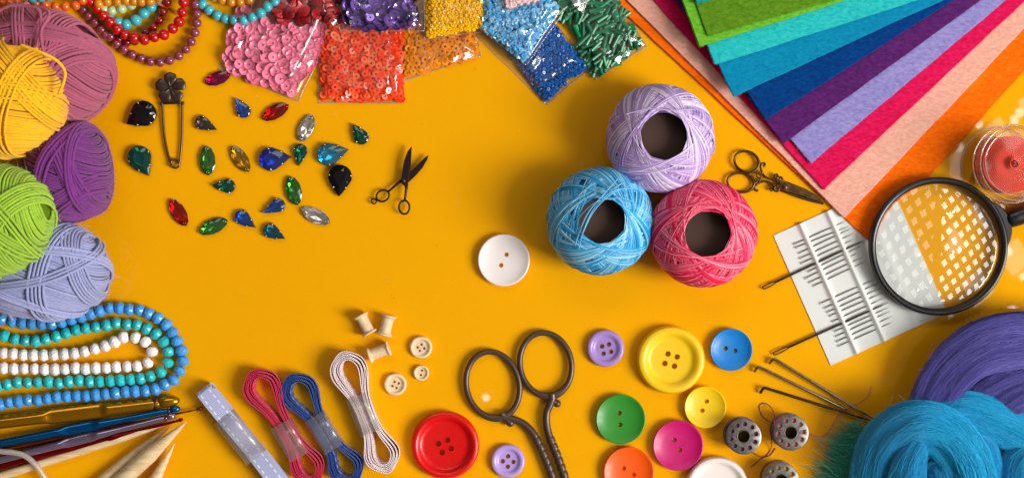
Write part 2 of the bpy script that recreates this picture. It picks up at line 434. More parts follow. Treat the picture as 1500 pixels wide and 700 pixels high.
# ------------------------------------------------------------------ wool yarn balls
def yarn_ball(center, ax, rot, color, dark, layers, label, loose=(), r=2.1):
    cx, cy, cz = center; m = mat('yarn_'+color, color, rough=0.85, spec=0.2, sheen=0.3, island=(0.86, 1.1), bump=(1.9, 1.0, 1.2), var=(4, 0.13))
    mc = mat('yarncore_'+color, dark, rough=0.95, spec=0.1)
    t = thing('yarn_ball', label, 'yarn', (cx, cy, max(0, cz-ax[2])), 'balls of wool yarn')
    R = Matrix.Rotation(rot[2], 3, 'Z') @ Matrix.Rotation(rot[1], 3, 'Y') @ Matrix.Rotation(rot[0], 3, 'X')
    Rn = np.array(R); A = np.array(ax); Cn = np.array(center)
    def surf(q, lift):   # q unit vectors (...,3)
        q = np.sign(q)*np.abs(q)**0.93
        return (q*(A+lift)) @ Rn.T + Cn
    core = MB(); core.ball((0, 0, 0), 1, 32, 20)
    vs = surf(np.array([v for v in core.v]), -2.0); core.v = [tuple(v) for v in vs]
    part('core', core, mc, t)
    allp = []; radii = []
    for (n, a0, a1, lift, S) in layers:
        n = np.array(n, float); n /= np.linalg.norm(n)
        e1 = np.cross(n, [0.3, 0.2, 0.9]); e1 /= np.linalg.norm(e1); e2 = np.cross(n, e1)
        mean = (ax[0]+ax[1]+ax[2])/3; step = 2*r*0.93/mean; a = a0; k = 0; ph = rnd(0, 9)
        th = np.linspace(0, 2*np.pi, S, endpoint=False)
        while a < a1:
            # slowly fanning: each strand leans a little and wanders
            w = 0.5*step*(np.sin(th*2+ph+k*0.13)*0.7+np.sin(th*3+k*0.37)*0.35)
            aa = a+w+rnd(-0.12, 0.12)*step
            q = np.sin(aa)[:, None]*n+np.cos(aa)[:, None]*(np.cos(th)[:, None]*e1+np.sin(th)[:, None]*e2)
            q /= np.linalg.norm(q, axis=1, keepdims=True)
            li = lift+rnd(-0.8, 0.8)+1.0*math.sin(k*1.7+ph)*(1 if lift > 0 else 0.5)
            allp.append(surf(q, li)); radii.append(r*rnd(0.93, 1.07)); k += 1
            a += step*rnd(0.9, 1.1)*(1.0 if rnd(0, 1) > 0.07 else 1.35)
    v, f = np_tubes(np.array(allp), np.array(radii), 6, True)
    np_obj('wound_strands', v, f, m, t, kind='stuff')
    # stray fibres
    fz = []; vv = np.array(v); pick = np.random.randint(0, len(vv), 5200)
    for i in pick:
        p = vv[i]; d = (p-Cn)/np.linalg.norm(p-Cn)+np.random.normal(0, 0.8, 3); l = rnd(1.0, 4.2)
        fz.append([p, p+d*l*.5, p+d*l+np.random.normal(0, 0.8, 3)])
    v2, f2 = np_tubes(np.array(fz), 0.13, 3); np_obj('stray_fibres', v2, f2, m, t, kind='stuff')
    for pts in loose:
        mb = MB(); mb.tube(spline([Vector(p) for p in pts], 8), r*1.05, 7); part('loose_strand', mb, m, t)
    return t
def wl(pts): return [tuple(W(*p)) for p in pts]
S1 = 72
c = W(66, 95, 74)
yarn_ball(c, (96, 74, 72), (0, 0, -0.45), '#b45c7a', '#6a2a40', [
  ((0.30, 1, 0.15), -1.30, 1.30, 0, S1), ((1, 0.35, 0.25), 0.25, 0.62, 3.2, S1), ((0.55, -0.75, 0.45), -0.20, 0.16, 4.2, S1), ((0.9, 0.5, -0.1), -0.25, -0.10, 5.5, S1), ((0.95, -0.2, 0.5), 0.5, 0.95, 3.5, S1)],
  'dusty mauve pink ball of yarn under the bead necklaces in the corner',
  [wl([(-20, 30, 120), (10, 10, 132), (35, 9, 136), (56, 15, 142), (60, 40, 152), (52, 75, 156)]), wl([(50, 8, 134), (72, 20, 146), (60, 48, 155), (66, 90, 158)])])
c = W(99, 250, 70)
yarn_ball(c, (58, 70, 69), (0, 0, 0.15), '#7e3688', '#3c1542', [
  ((0.45, 1, 0.2), -1.30, 1.30, 0, S1), ((1, 0.35, 0.1), 0.12, 0.58, 3.5, S1), ((0.8, -0.55, 0.35), 0.05, 0.30, 4.5, S1), ((1, -0.1, 0.3), 0.55, 0.75, 5, S1), ((0.4, -1, 0.2), 0.6, 1.0, 3, S1)],
  'dark purple ball of yarn between the yellow and periwinkle balls')
c = W(52, 393, 70)
yarn_ball(c, (102, 69, 69), (0, 0, -0.12), '#a2a8d6', '#50547e', [
  ((0.42, 1, 0.1), -1.30, 1.30, 0, S1), ((1, -0.08, 0.18), 0.30, 0.52, 3.4, S1), ((0.2, -1, 0.42), -0.05, 0.12, 4.2, S1), ((-0.45, 1, 0.45), 0.1, 0.22, 5.2, S1), ((1, 0.3, 0.1), 0.7, 1.0, 3.4, S1), ((0.55, 1, 0.2), -0.42, -0.30, 4.6, S1)],
  'periwinkle blue grey ball of yarn beside the blue bead strand',
  [wl([(-4, 405, 130), (4, 430, 120), (10, 452, 100), (18, 468, 70)])])
c = W(6, 144, 134)
yarn_ball(c, (80, 77, 68), (0, 0.1, 0.1), '#fcbe10', '#a86400', [
  ((0.3, 1, 0.25), -1.30, 1.30, 0, S1), ((0.05, 1, -0.2), -0.35, 0.02, 3.2, S1), ((0.85, 0.6, 0.1), 0.30, 0.75, 3.6, S1), ((0.9, -0.45, 0.3), 0.35, 0.62, 4.4, S1)],
  'golden yellow ball of yarn resting on the mauve and purple balls',
  [wl([(30, 66, 196), (62, 78, 196), (84, 90, 186), (95, 106, 172), (92, 124, 174), (86, 138, 180)])])
c = W(0, 322, 134)
yarn_ball(c, (69, 75, 66), (0, 0, -0.3), '#a0c83a', '#5c7d10', [
  ((0.95, 0.55, 0.2), -1.30, 1.30, 0, S1), ((0.35, 1, 0.1), -0.12, 0.16, 3.4, S1), ((0.55, 1, -0.1), 0.10, 0.22, 5.2, S1), ((0.9, -0.35, 0.35), 0.30, 0.70, 3.2, S1)],
  'lime green ball of yarn resting between the yellow and periwinkle balls')

# ------------------------------------------------------------------ crochet thread balls with open middles
def thread_ball(px, py, color, pale, dark, label, R=76.0, hz=56.0, lat=1.10, seed=0, stray=None, hshift=(0, 0)):
    rs = np.random.RandomState(seed); zc = hz*math.sin(lat)+3
    c = W(px, py, zc); t = thing('thread_ball', label, 'thread ball', (c.x, c.y, 0), 'balls of crochet thread')
    m = mat('thread_'+color, color, rough=0.36, spec=0.35, color2=(pale, 'island', 0.45, 0.95))  # pale strands put the thread's sheen into the colour
    mc = mat('threadcore_'+color, dark, rough=0.8, spec=0.2)
    core = MB(); prof = []
    for k in range(25):
        a = -lat+2*lat*k/24; prof.append((R*0.955*math.cos(a), zc+hz*0.955*math.sin(a)))
    core.lathe(prof, 48, Matrix.Translation((c.x, c.y, 0))); part('under_layer', core, mc, t)
    rh = R*math.cos(lat)
    tube = MB(); tube.lathe([(rh*0.97, prof[-1][1]+0.5), (rh*0.985, prof[-1][1]+0.5), (rh*0.985, 2), (0, 2)], 48, Matrix.Translation((c.x, c.y, 0)))
    tube.lathe([(rh*0.97, zc+26), (0, zc+26)], 48, Matrix.Translation((c.x, c.y, 0)))
    part('cardboard_core', tube, mat('core_brown', '#4e3b34', rough=0.9, spec=0.2, var=(12, 0.1)), t)
    N = 560; S = 64; th = np.linspace(0, 2*np.pi, S, endpoint=False); paths = []; rad = []
    az = 0.0
    for k in range(N):
        # bundles of neighbouring turns; each turn is a great circle brushing the hole
        if k % 7 == 0: az = rs.uniform(0, 2*np.pi); sgn = 1; la0 = lat-abs(rs.normal(0, 0.075))+0.03-(0.18*rs.rand() if rs.rand() < 0.25 else 0); lift = rs.uniform(-1.0, 2.0)
        a = az+(k % 7)*0.027; la = la0+rs.normal(0, 0.006)
        n = np.array([math.cos(a)*math.sin(la), math.sin(a)*math.sin(la), math.cos(la)])
        e1 = np.cross(n, [0, 0, 1]); e1 /= np.linalg.norm(e1); e2 = np.cross(n, e1)
        q = np.cos(th)[:, None]*e1+np.sin(th)[:, None]*e2
        li = lift+0.5*np.sin(th*2+a*3)+rs.uniform(-0.3, 0.3)
        # on the curved shoulders turns lie closer
        p = q*(np.array([R, R, hz])[None, :]+li[:, None])+np.array([c.x, c.y, zc]); paths.append(p); rad.append(rs.uniform(0.58, 0.8))
    v, f = np_tubes(np.array(paths), np.array(rad), 4, True)
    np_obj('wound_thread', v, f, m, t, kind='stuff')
    for st in stray or []:
        mb = MB(); mb.tube(spline([W(*p) for p in st], 8), 0.85, 6); part('loose_thread', mb, m, t)
    return t
zt = 108
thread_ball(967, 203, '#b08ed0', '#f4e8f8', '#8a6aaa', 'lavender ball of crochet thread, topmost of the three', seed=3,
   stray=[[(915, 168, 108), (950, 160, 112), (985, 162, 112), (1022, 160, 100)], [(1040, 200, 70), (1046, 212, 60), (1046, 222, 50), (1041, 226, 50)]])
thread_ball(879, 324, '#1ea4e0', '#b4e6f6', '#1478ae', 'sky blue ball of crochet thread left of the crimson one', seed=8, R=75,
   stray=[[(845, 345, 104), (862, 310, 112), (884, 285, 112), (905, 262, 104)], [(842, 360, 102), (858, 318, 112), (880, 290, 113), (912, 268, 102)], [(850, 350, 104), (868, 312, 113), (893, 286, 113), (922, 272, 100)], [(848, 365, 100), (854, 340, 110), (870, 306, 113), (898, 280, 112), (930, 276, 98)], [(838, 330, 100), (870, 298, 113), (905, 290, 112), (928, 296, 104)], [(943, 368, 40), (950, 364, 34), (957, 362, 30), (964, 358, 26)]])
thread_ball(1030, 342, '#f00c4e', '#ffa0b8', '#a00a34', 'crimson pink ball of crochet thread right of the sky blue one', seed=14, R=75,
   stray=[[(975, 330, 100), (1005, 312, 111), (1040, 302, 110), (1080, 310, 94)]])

# ------------------------------------------------------------------ buttons
BH = {}
def button(px, py, d, kind, col, holes, label, group, h=None, hr=3.3, wood=False, ri=0.68, rough=0.38):
    R = d/2; h = h or (9+R*0.06 if kind == 'dish' else 7+R*0.13)
    c = W(px, py, h*0.8); R = R*(H-h*0.6)/H
    if kind == 'dish':
        prof = [(0, h*0.46), (R*.3, h*0.48), (R*.55, h*.56), (R*.75, h*.70), (R*.88, h*.88), (R*.93, h*.975), (R*.965, h), (R*.99, h*.95), (R, h*.83), (R*.97, h*.55), (R*.86, h*.2), (R*.7, 0), (0, 0)]
        floor = h*0.5
    else:
        r1 = R*ri; fl = h*0.58
        prof = [(0, fl), (r1*.8, fl), (r1*.93, fl+h*.03), (r1, fl+h*.12), (r1+(R-r1)*.2, h*.9), (r1+(R-r1)*.42, h*.985), (r1+(R-r1)*.6, h), (r1+(R-r1)*.8, h*.93), (R*.975, h*.75), (R, h*.52), (R*.985, h*.3), (R*.92, h*.08), (R*.84, 0), (0, 0)]
        floor = fl
    mb = MB().lathe(prof, 64)
    cs = []
    for (hx, hy) in holes:
        p = W(hx, hy, floor)-V(c.x, c.y, 0); cm = MB(); cm.lathe([(0, -3), (hr*.98, -3), (hr*.98, floor-0.9), (hr*1.0, floor-.5), (hr*1.5, floor+3), (0, floor+3)], 16, Matrix.Translation((p.x, p.y, 0))); cs.append(cm)
    if wood: m = mat('pale_wood', '#d9b98e', rough=0.62, spec=0.3, color2=('#eed9b8', 7, 0.3, 0.7), bump=(2.5, 0.25, 0.5), stretch=(0.5, 0.2, 1))
    else: m = mat('button_'+col, col, rough=rough, spec=0.5, var=(30, 0.04), bump=(6, 0.08, 0.4), rvar=(8, rough-0.05, rough+0.08))
    me = cut(mb, cs, m, 'button', (0, 0, 0))
    place('button', me, (c.x, c.y, 0.05), label=label, cat='button', group=group)
G = 'buttons scattered on the table'
button(738, 381, 76, 'dish', '#e9dfdc', [(742, 373), (734, 388.5)], 'plain white two-hole button alone left of the thread balls', G)
button(887, 510, 55, 'rim', '#a283c6', [(881.8, 507), (892, 504), (884, 517.6), (895, 515)], 'small lilac four-hole button left of the big yellow one', G, ri=.64, rough=.25)
button(983, 527, 100, 'rim', '#f0c40e', [(978.5, 518), (992, 522.5), (974, 532), (988, 536)], 'large yellow four-hole button with a wide raised rim', G, hr=4, h=17)
button(1071, 512, 62, 'dish', '#0a7ccc', [(1063, 510), (1077, 513.5)], 'sky blue two-hole button near the felting needles', G)
button(1033, 596, 61.5, 'dish', '#efc60c', [(1035.3, 587.5), (1029, 601)], 'medium yellow two-hole button with a shallow dish above the magenta one', G)
button(909, 613.5, 73, 'dish', '#2d8a26', [(907.5, 604.5), (908.5, 621.5)], 'leaf green two-hole button above the orange one', G)
button(993, 652, 74, 'dish', '#c4096a', [(988, 644), (996, 658.7)], 'magenta two-hole button below the small yellow one', G)
button(921, 691, 74, 'dish', '#f85a04', [(914, 685.6), (928.4, 695)], 'orange two-hole button cut by the lower picture edge', G)
button(1051, 715, 93, 'rim', '#ecdfdb', [(1046, 712), (1056, 712), (1046, 722), (1056, 722)], 'large white button at the lower edge beside the bobbins', G, ri=.76, h=15)
button(652, 652, 100, 'rim', '#d40606', [(655.5, 643.8), (642, 649.3), (660.6, 656.4), (647.6, 662)], 'large glossy red four-hole button with a wide rim', G, hr=4, h=17, ri=.74, rough=.3)
button(744, 675, 50, 'rim', '#b497da', [(744, 667.7), (736.2, 675), (751.8, 676), (743.6, 683)], 'pale lilac four-hole button between the red button and the scissors', G, ri=.63, rough=.25)
Gw = 'small wooden buttons'
button(616.6, 508.6, 33, 'rim', '', [(617.5, 504.3), (611.8, 508.4), (621.4, 510), (614.8, 513.4)], 'wooden four-hole button, upper of the pair right of the spools', Gw, wood=True, hr=1.9, ri=.66, h=8)
button(579, 562.7, 33, 'rim', '', [(577.7, 558.9), (583.9, 561), (574.7, 565), (580.7, 567.8)], 'wooden four-hole button below the spools beside the pale pink ribbon', Gw, wood=True, hr=1.9, ri=.66, h=8)
button(617, 546, 23, 'rim', '', [(618.2, 542.2), (616.5, 549)], 'smallest wooden button, with two holes', Gw, wood=True, hr=1.8, ri=.66, h=7)

# ------------------------------------------------------------------ rhinestones
def gem_mat(nm, c, c2, dark, metal=0.25):
    """two materials: the tinted glass crown and the mirrored foil behind the stone"""
    m = bpy.data.materials.new('gem_'+nm); m.use_nodes = True; b = m.node_tree.nodes['Principled BSDF']
    mixc = [0.35*x+0.65*y for x, y in zip(lin(c), lin(c2))]
    b.inputs['Base Color'].default_value = (*mixc[:3], 1); b.inputs['Transmission Weight'].default_value = 0.86; b.inputs['IOR'].default_value = 1.52; b.inputs['Roughness'].default_value = 0.0
    f = mat('foil_'+nm, c2, rough=0.10, metal=1.0, island=(0.7, 1.35))
    return (m, f)
GM = {k: gem_mat(k, *v) for k, v in {
 'black': ('#16110f', '#3a3431', '#080606', 0.1), 'bottle': ('#0d5a52', '#2b9c8c', '#02201f'), 'smoke': ('#4c4340', '#8d807a', '#1a1412'), 'ruby': ('#8c0c4c', '#d02c7e', '#3c0422'),
 'blue': ('#1648a0', '#5a92dc', '#081a4c'), 'red': ('#b00a08', '#e03a24', '#5a0202'), 'crystal': ('#cfc6bc', '#f6f0e8', '#98806c', 0.3), 'emerald': ('#0c5f4e', '#2c9a7c', '#03261f'), 'topaz': ('#b08208', '#e0bc3c', '#644604'),
 'sapphire': ('#2436a8', '#5c7ce0', '#0c1250'), 'aqua': ('#1492bc', '#74d0e8', '#06506e'), 'green': ('#2c7c3a', '#7cbc6c', '#0f4218'), 'teal': ('#10607c', '#3c9cb4', '#05283a')}.items()}
silver = mat('silver', '#c9c4bc', rough=0.22, metal=1.0, spec=0.5)
def pear(L, Wd, n=None):
    n = n or (9 if Wd > 26 else 7); r = Wd/2; pts = []
    for k in range(n+1):
        a = math.radians(75)+math.radians(210)*k/n; pts.append((r*math.cos(a), r*math.sin(a)))
    tip = L-r; a0 = pts[-1]; a1 = pts[0]
    lo = [(a0[0]+(tip-a0[0])*t, a0[1]*(1-t)*(1+0.28*t)) for t in (.5,)]
    up = [(a1[0]+(tip-a1[0])*t, a1[1]*(1-t)*(1+0.28*t)) for t in (.5,)]
    P = pts+lo+[(tip, 0)]+up
    o = (tip-r)/2; return [(x-o, y) for x, y in P], o
def marquise(L, Wd, n=5):
    top = [(L/2*math.cos(PI*k/n), Wd/2*math.sin(PI*k/n)**1.15) for k in range(n)]
    bot = [(-x, -y) for x, y in top]; return top+bot
def facets(mb, out, h, table, p_w=30):
    """brilliant-like crown over an outline: each facet is its own flat island"""
    n = len(out); cx = sum(p[0] for p in out)/n; cy = sum(p[1] for p in out)/n
    def ring(s, z, half=False):
        r = []
        for i in range(n):
            a = out[i]; b = out[(i+1) % n]
            p = ((a[0]+b[0])/2, (a[1]+b[1])/2) if half else a
            r.append(Vector((cx+(p[0]-cx)*s, cy+(p[1]-cy)*s, z)))
        return r
    k1 = h*0.60; cr = min(p_w, 40)*0.105
    g0 = ring(1.0, k1-0.9); g1 = ring(1, k1); g3 = ring(table, k1+cr); mid = ring(0.84, k1+cr*0.42, True)
    cro = MB(); pav = MB()
    def F(*vs, to=cro): to.add(vs, [tuple(range(len(vs)))], False)
    for i in range(n):
        j = (i+1) % n
        F(g0[i], g0[j], g1[j], g1[i])
        F(g1[i], g1[j], mid[i])
        F(g1[j], mid[j], g3[j], mid[i])
        F(mid[i], g3[j], g3[i])
    F(*g3)
    p1 = ring(0.52, 2.6, True); cul = Vector((cx, cy, 1.2)); e0 = ring(1.0, k1-0.95)
    for i in range(n):
        j = (i+1) % n; k = (i-1) % n
        F(e0[i], p1[i], e0[j], to=pav); F(e0[i], p1[k], p1[i], to=pav); F(p1[i], p1[k], cul, to=pav)
    return cro, pav
def gem(kind, tip, other, wd, mk, label):
    a = Vector(tip); b = Vector(other); z = 7 if kind == 'pear' else 5
    A = W(a.x, a.y, z); B = W(b.x, b.y, z); d = A-B; L = d.length; ang = math.atan2(d.y, d.x)
    c = (A+B)/2; c.z = 0
    t = thing('rhinestone', label, 'rhinestone', c, 'loose rhinestones')
    M4 = Matrix.Translation(c) @ Matrix.Rotation(ang, 4, 'Z')
    mb = MB(); h = wd*0.30+3
    if kind == 'pear':
        out, o = pear(L, wd); cro, pav = facets(mb, out, h, 0.5, wd)
        for q in (cro, pav): q.v = [tuple(M4 @ (Vector(v)+V(0, 0, 1.5))) for v in q.v]
        part('stone', cro, GM[mk][0], t); part('foil_back', pav, GM[mk][1], t)
        s = MB(); o2 = [(x*1.03, y*1.03) for x, y in out]; s.prism(o2, 0.1, 1.6, 0.5)
        nn_ = len(o2); s.add([V(x, y, 1.0) for x, y in o2]+[V(x, y, h*0.6+0.9) for x, y in o2], [(i_, (i_+1) % nn_, nn_+(i_+1) % nn_, nn_+i_) for i_ in range(nn_)])
        s.v = [tuple(M4 @ Vector(v)) for v in s.v]; part('setting', s, silver, t)
        n = len(out)
        for k in (1, n-5, n-3, n-1):
            p = Vector((*out[k % n], 0)); cl = MB(); q = p*1.04
            cl.tube([M4 @ (q+V(0, 0, 1)), M4 @ (q+V(0, 0, h*.5)), M4 @ (p*0.96+V(0, 0, h*.55+2.6)), M4 @ (p*0.86+V(0, 0, h*.55+3.4))], [1.3, 1.3, 1.4, 1.0], 7)
            part('prong', cl, silver, t)
    else:
        out = marquise(L, wd); cro, pav = facets(mb, out, h, 0.5, wd)
        for q in (cro, pav): q.v = [tuple(M4 @ (Vector(v)+V(0, 0, -0.8))) for v in q.v]
        part('stone', cro, GM[mk][0], t); part('foil_back', pav, GM[mk][1], t)
        for s_ in (-1, 1):
            r = MB(); cc = M4 @ V(s_*(L/2-5.0), 0, h*.55+wd*.06)
            r.lathe([(1.2, -1.4), (2.4, -1.4), (2.5, .2), (1.9, .6), (1.2, .2)], 14, Matrix.Translation(cc), closed=True)
            part('sewing_hole_rim', r, GM[mk][1] if mk != 'crystal' else silver, t)
            r = MB(); r.lathe([(1.3, -1.0), (0, -1.0)], 12, Matrix.Translation(cc)); part('sewing_hole', r, mat('hole_amber', '#7a4a08', rough=.6), t)
P_, Q_ = 'pear', 'marquise'
for g in (
 (P_, (186.5, 182), (226, 157), 37, 'black', 'black pear-shaped rhinestone left of the flower pin'),
 (P_, (217.5, 257), (197, 216), 34, 'bottle', 'large bottle green pear-shaped rhinestone below the black one by the pin'),
 (P_, (317, 190), (286.5, 176), 20, 'smoke', 'small smoke grey pear-shaped rhinestone right of the flower pin'),
 (Q_, (300, 122), (337.5, 108), 20, 'ruby', 'ruby pink marquise rhinestone at the corner of the pink sequin bag'),
 (P_, (345, 143.5), (362, 171), 20, 'blue', 'small blue pear-shaped rhinestone left of the tilted red marquise'),
 (Q_, (384, 175), (423, 153), 21, 'red', 'red marquise rhinestone lying below the orange sequin bag'),
 (Q_, (439, 207.5), (457.5, 168), 22, 'crystal', 'clear marquise rhinestone with two holes, upper of the two clear ones'),
 (P_, (517, 181.5), (535, 210), 21, 'emerald', 'small emerald pear-shaped rhinestone farthest right, pointing up'),
 (Q_, (340, 214), (364.5, 252), 22, 'topaz', 'amber yellow marquise rhinestone'),
 (P_, (425.5, 229.5), (380.5, 235), 33, 'sapphire', 'large royal blue pear-shaped rhinestone beside the amber marquise'),
 (P_, (437.5, 242.5), (441, 211), 20, 'emerald', 'small emerald pear-shaped rhinestone between the royal blue and aqua ones'),
 (P_, (510, 219), (465.5, 230), 32, 'aqua', 'large aqua pear-shaped rhinestone'),
 (P_, (497, 287), (499, 242), 34, 'black', 'large black pear-shaped rhinestone below the aqua one'),
 (Q_, (302.5, 213), (305, 257.5), 24, 'green', 'green marquise rhinestone standing upright right of the flower pin'),
 (P_, (311, 271.5), (344, 273), 20, 'emerald', 'small emerald pear-shaped rhinestone pointing left'),
 (Q_, (250, 291.5), (273, 331), 22, 'red', 'red marquise rhinestone below the flower pin'),
 (Q_, (291.5, 341), (333.5, 322), 22, 'green', 'green marquise rhinestone at the lower left, beside the red one'),
 (P_, (373.5, 333), (346, 312), 21, 'blue', 'small blue pear-shaped rhinestone above the teal one'),
 (Q_, (424.5, 257.5), (435.5, 301), 24, 'green', 'green marquise rhinestone between the royal blue and clear stones'),
 (P_, (385, 312), (416, 296), 20, 'blue', 'small blue pear-shaped rhinestone pointing lower left beside the green marquise'),
 (Q_, (441, 306), (483.5, 326.5), 22, 'crystal', 'iridescent clear marquise rhinestone below the black pear'),
 (P_, (417, 349.5), (387, 333), 21, 'teal', 'small teal pear-shaped rhinestone, lowest of all')): gem(*g)

# ------------------------------------------------------------------ flower safety pin
bronze = mat('dark_bronze', '#4c3e36', rough=0.34, metal=0.7, spec=0.5, var=(5, 0.2), bump=(3, 0.15, 0.4))
copperish = mat('pin_wire', '#7a5a44', rough=0.32, metal=0.9, spec=0.5)
t = thing('flower_pin', 'dark bronze safety pin with a five-petal flower head', 'safety pin', W(248, 175, 0))
fc = W(249.5, 129, 11)
for k in range(5):
    a = math.radians(92+72*k); mb = MB()
    def pf(u, v, a=a):
        r = 2.0+21.5*u; wdt = (1.0+8.6*math.sin(min(1, u*0.97)*PI*0.72)**0.9)*(1 if u < .86 else math.sqrt(max(0.0, 1-((u-.86)/.142)**2))*0.995+0.005)
        y = (v-0.5)*2*wdt*0.93
        x = r-1.5*(abs(v-.5)*2)**2*u
        z = 3.5*math.sin(u*PI*0.8)-2.6*u-1.2*math.exp(-((v-.5)/.10)**2)*(1-u)-0.45*math.cos((v-.5)*38)*(1-u)*u*1.6-1.6*(abs(v-.5)*2)**2
        return V(fc.x+x*math.cos(a)-y*math.sin(a), fc.y+x*math.sin(a)+y*math.cos(a), fc.z+z)
    mb.grid(pf, 18, 16)
    n0 = len(mb.v)
    # the underside, two units lower, so the petal has thickness
    under = [(p[0], p[1], p[2]-1.6) for p in mb.v]; fcs = [tuple(reversed(f)) for f in mb.f]; mb.add(under, fcs)
    for i in range(18): mb.add([mb.v[i*17], mb.v[(i+1)*17], mb.v[n0+(i+1)*17], mb.v[n0+i*17]], [(0, 1, 2, 3)]); mb.add([mb.v[i*17+16], mb.v[(i+1)*17+16], mb.v[n0+(i+1)*17+16], mb.v[n0+i*17+16]], [(3, 2, 1, 0)])
    part('petal', mb, bronze, t)
mb = MB(); mb.ball((fc.x, fc.y, fc.z-0.2), 2.3, 10, 6, (1, 1, .7)); part('flower_centre', mb, bronze, t)
mb = MB(); mb.tube([W(237, 130, 6), W(237.5, 152, 5), W(262, 151, 5), W(266.5, 136, 6)], 2.2, 8); part('head_bar', mb, bronze, t)
mb = MB(); mb.tube(spline([W(238, 150, 5), W(238.8, 170, 4.5), W(241, 200, 4), W(246, 226, 4), W(250.5, 238.5, 4)], 6), 1.9, 8); part('fixed_wire', mb, copperish, t)
mb = MB(); mb.tube(spline([W(266.8, 152, 5), W(267, 175, 4.5), W(266.3, 205, 4.2), W(264, 232, 4), W(263, 240, 4)], 6), 1.75, 8); part('pin_wire', mb, copperish, t)
mb = MB(); cc = W(257, 240, 4)
mb.tube([V(cc.x+6.2*math.cos(i*PI/12), cc.y+6.2*math.sin(i*PI/12), 3+0.10*i) for i in range(40)], 1.6, 8); part('coil', mb, copperish, t)
for px, py in ((236.5, 152.5), (267.5, 151.5)):
    mb = MB(); mb.ball(W(px, py, 5.5), 2.9, 10, 8, (1, 1, .8)); part('knuckle', mb, bronze, t)

# ------------------------------------------------------------------ small black scissors
iron = mat('dark_iron', '#2c1c15', rough=0.42, metal=0.55, spec=0.5, var=(6, 0.25), bump=(3, 0.15, 0.4))
def outline(zx, zy, sc, ox, oy, z): 
    return None
def zpts(pts, sc, ox, oy, z): return [W(x/sc+ox, y/sc+oy, z) for x, y in pts]
t = thing('small_scissors', 'small dark iron scissors lying open', 'scissors', W(590, 265, 0))
sc, ox, oy = 5.385, 530, 200
def blade(nm, pts, z0, z1, m=iron, bev=1.0, par=None):
    mb = MB(); mb.prism([(p.x, p.y) for p in zpts(pts, sc, ox, oy, z1)], z0, z1, bev); return part(nm, mb, m, par or t)
b2 = blade('blade', [(527, 146), (517, 180), (480, 245), (425, 308), (372, 358), (340, 372), (322, 350), (350, 300), (400, 262), (460, 200), (505, 158)], 6, 9.5)
b1 = blade('blade', [(393, 76), (390, 150), (385, 240), (375, 300), (362, 382), (335, 392), (312, 372), (312, 330), (318, 280), (333, 190), (360, 118)], 9.8, 13.5)
def ringm(nm, cx_, cy_, rx, ry, rot, r, z, m, par, nn=40, rfun=None):
    pts = []; c = W(cx_, cy_, z); rl = []
    for i in range(nn):
        a = 2*PI*i/nn; x = rx*math.cos(a); y = ry*math.sin(a); cr, sr = math.cos(rot), math.sin(rot)
        pts.append(V(c.x+x*cr-y*sr, c.y+x*sr+y*cr, z)); rl.append(rfun(a) if rfun else r)
    mb = MB(); mb.tube(pts, rl, 10, closed=True); return part(nm, mb, m, par)
def zring(nm, x, y, rx, ry, rot, r, z, m, par, **k): return ringm(nm, x/sc+ox, y/sc+oy, rx/sc, ry/sc, rot, r, z, m, par, **k)
mb = MB(); mb.tube(zpts([(352, 378), (350, 420), (342, 480), (338, 502)], sc, ox, oy, 10), [2.6, 2.0, 1.7, 1.8], 8); part('shank', mb, iron, t)
mb = MB(); mb.tube(zpts([(318, 345), (285, 368), (235, 412), (208, 435)], sc, ox, oy, 7), [2.8, 2.0, 1.7, 1.8], 8); part('shank', mb, iron, t)
zring('finger_ring', 335, 558, 41, 53, 0.0, 1.5, 9, iron, t); zring('finger_ring', 165, 468, 52, 43, 0.5, 1.5, 6, iron, t); zring('end_loop', 95, 510, 20, 20, 0, 1.1, 5, iron, t)
mb = MB(); p = W(331/sc+ox, 350/sc+oy, 14); mb.lathe([(0, 1.6), (1.8, 1.4), (2.9, .6), (3, -1), (0, -1)], 16, Matrix.Translation(p)); part('screw', mb, mat('worn_iron', '#5a453a', rough=.3, metal=.8), t)

# ------------------------------------------------------------------ antique scissors
brass = mat('antique_brass', '#6e5232', rough=0.36, metal=0.9, spec=0.5, color2=('#3c2a1a', 6, 0.4, 0.75), bump=(3, 0.2, 0.5))
t = thing('antique_scissors', 'ornate antique brass scissors with scrolled handles beside the felt', 'scissors', W(1120, 265, 0))
sc, ox, oy = 5.0, 1040, 200
zring('finger_ring', 268, 185, 92, 74, -0.42, 2.1, 6, brass, t, rfun=lambda a: 1.7+0.5*abs(math.cos(a/2)))
zring('finger_ring', 225, 337, 98, 70, -0.12, 2.1, 5, brass, t, rfun=lambda a: 1.7+0.5*abs(math.cos(a/2)))
def scroll(pts, z, r=1.5, nm='scroll'):
    mb = MB(); mb.tube(spline(zpts(pts, sc, ox, oy, z), 6), r, 8); return part(nm, mb, brass, t)
scroll([(390, 218), (402, 210), (398, 196), (384, 198), (372, 215), (374, 245), (390, 280), (420, 305), (455, 312), (485, 308), (496, 292), (488, 278), (474, 284), (478, 296)], 6, 1.7)
scroll([(352, 388), (344, 398), (330, 390), (330, 372), (350, 345), (385, 330), (420, 330), (450, 345), (466, 368), (462, 388), (448, 394), (444, 380), (454, 376)], 6, 1.7)
for x, y, r in ((362, 290, 17), (356, 316, 12), (372, 264, 10), (340, 322, 9)): zring('filigree_loop', x, y, r, r, 0, 1.25, 7, brass, t, nn=20)
for x, y, r in ((512, 318, 20), (500, 308, 11), (488, 384, 18), (500, 368, 10), (520, 340, 9)): zring('filigree_loop', x, y, r, r, 0, 1.6, 8, brass, t, nn=20)
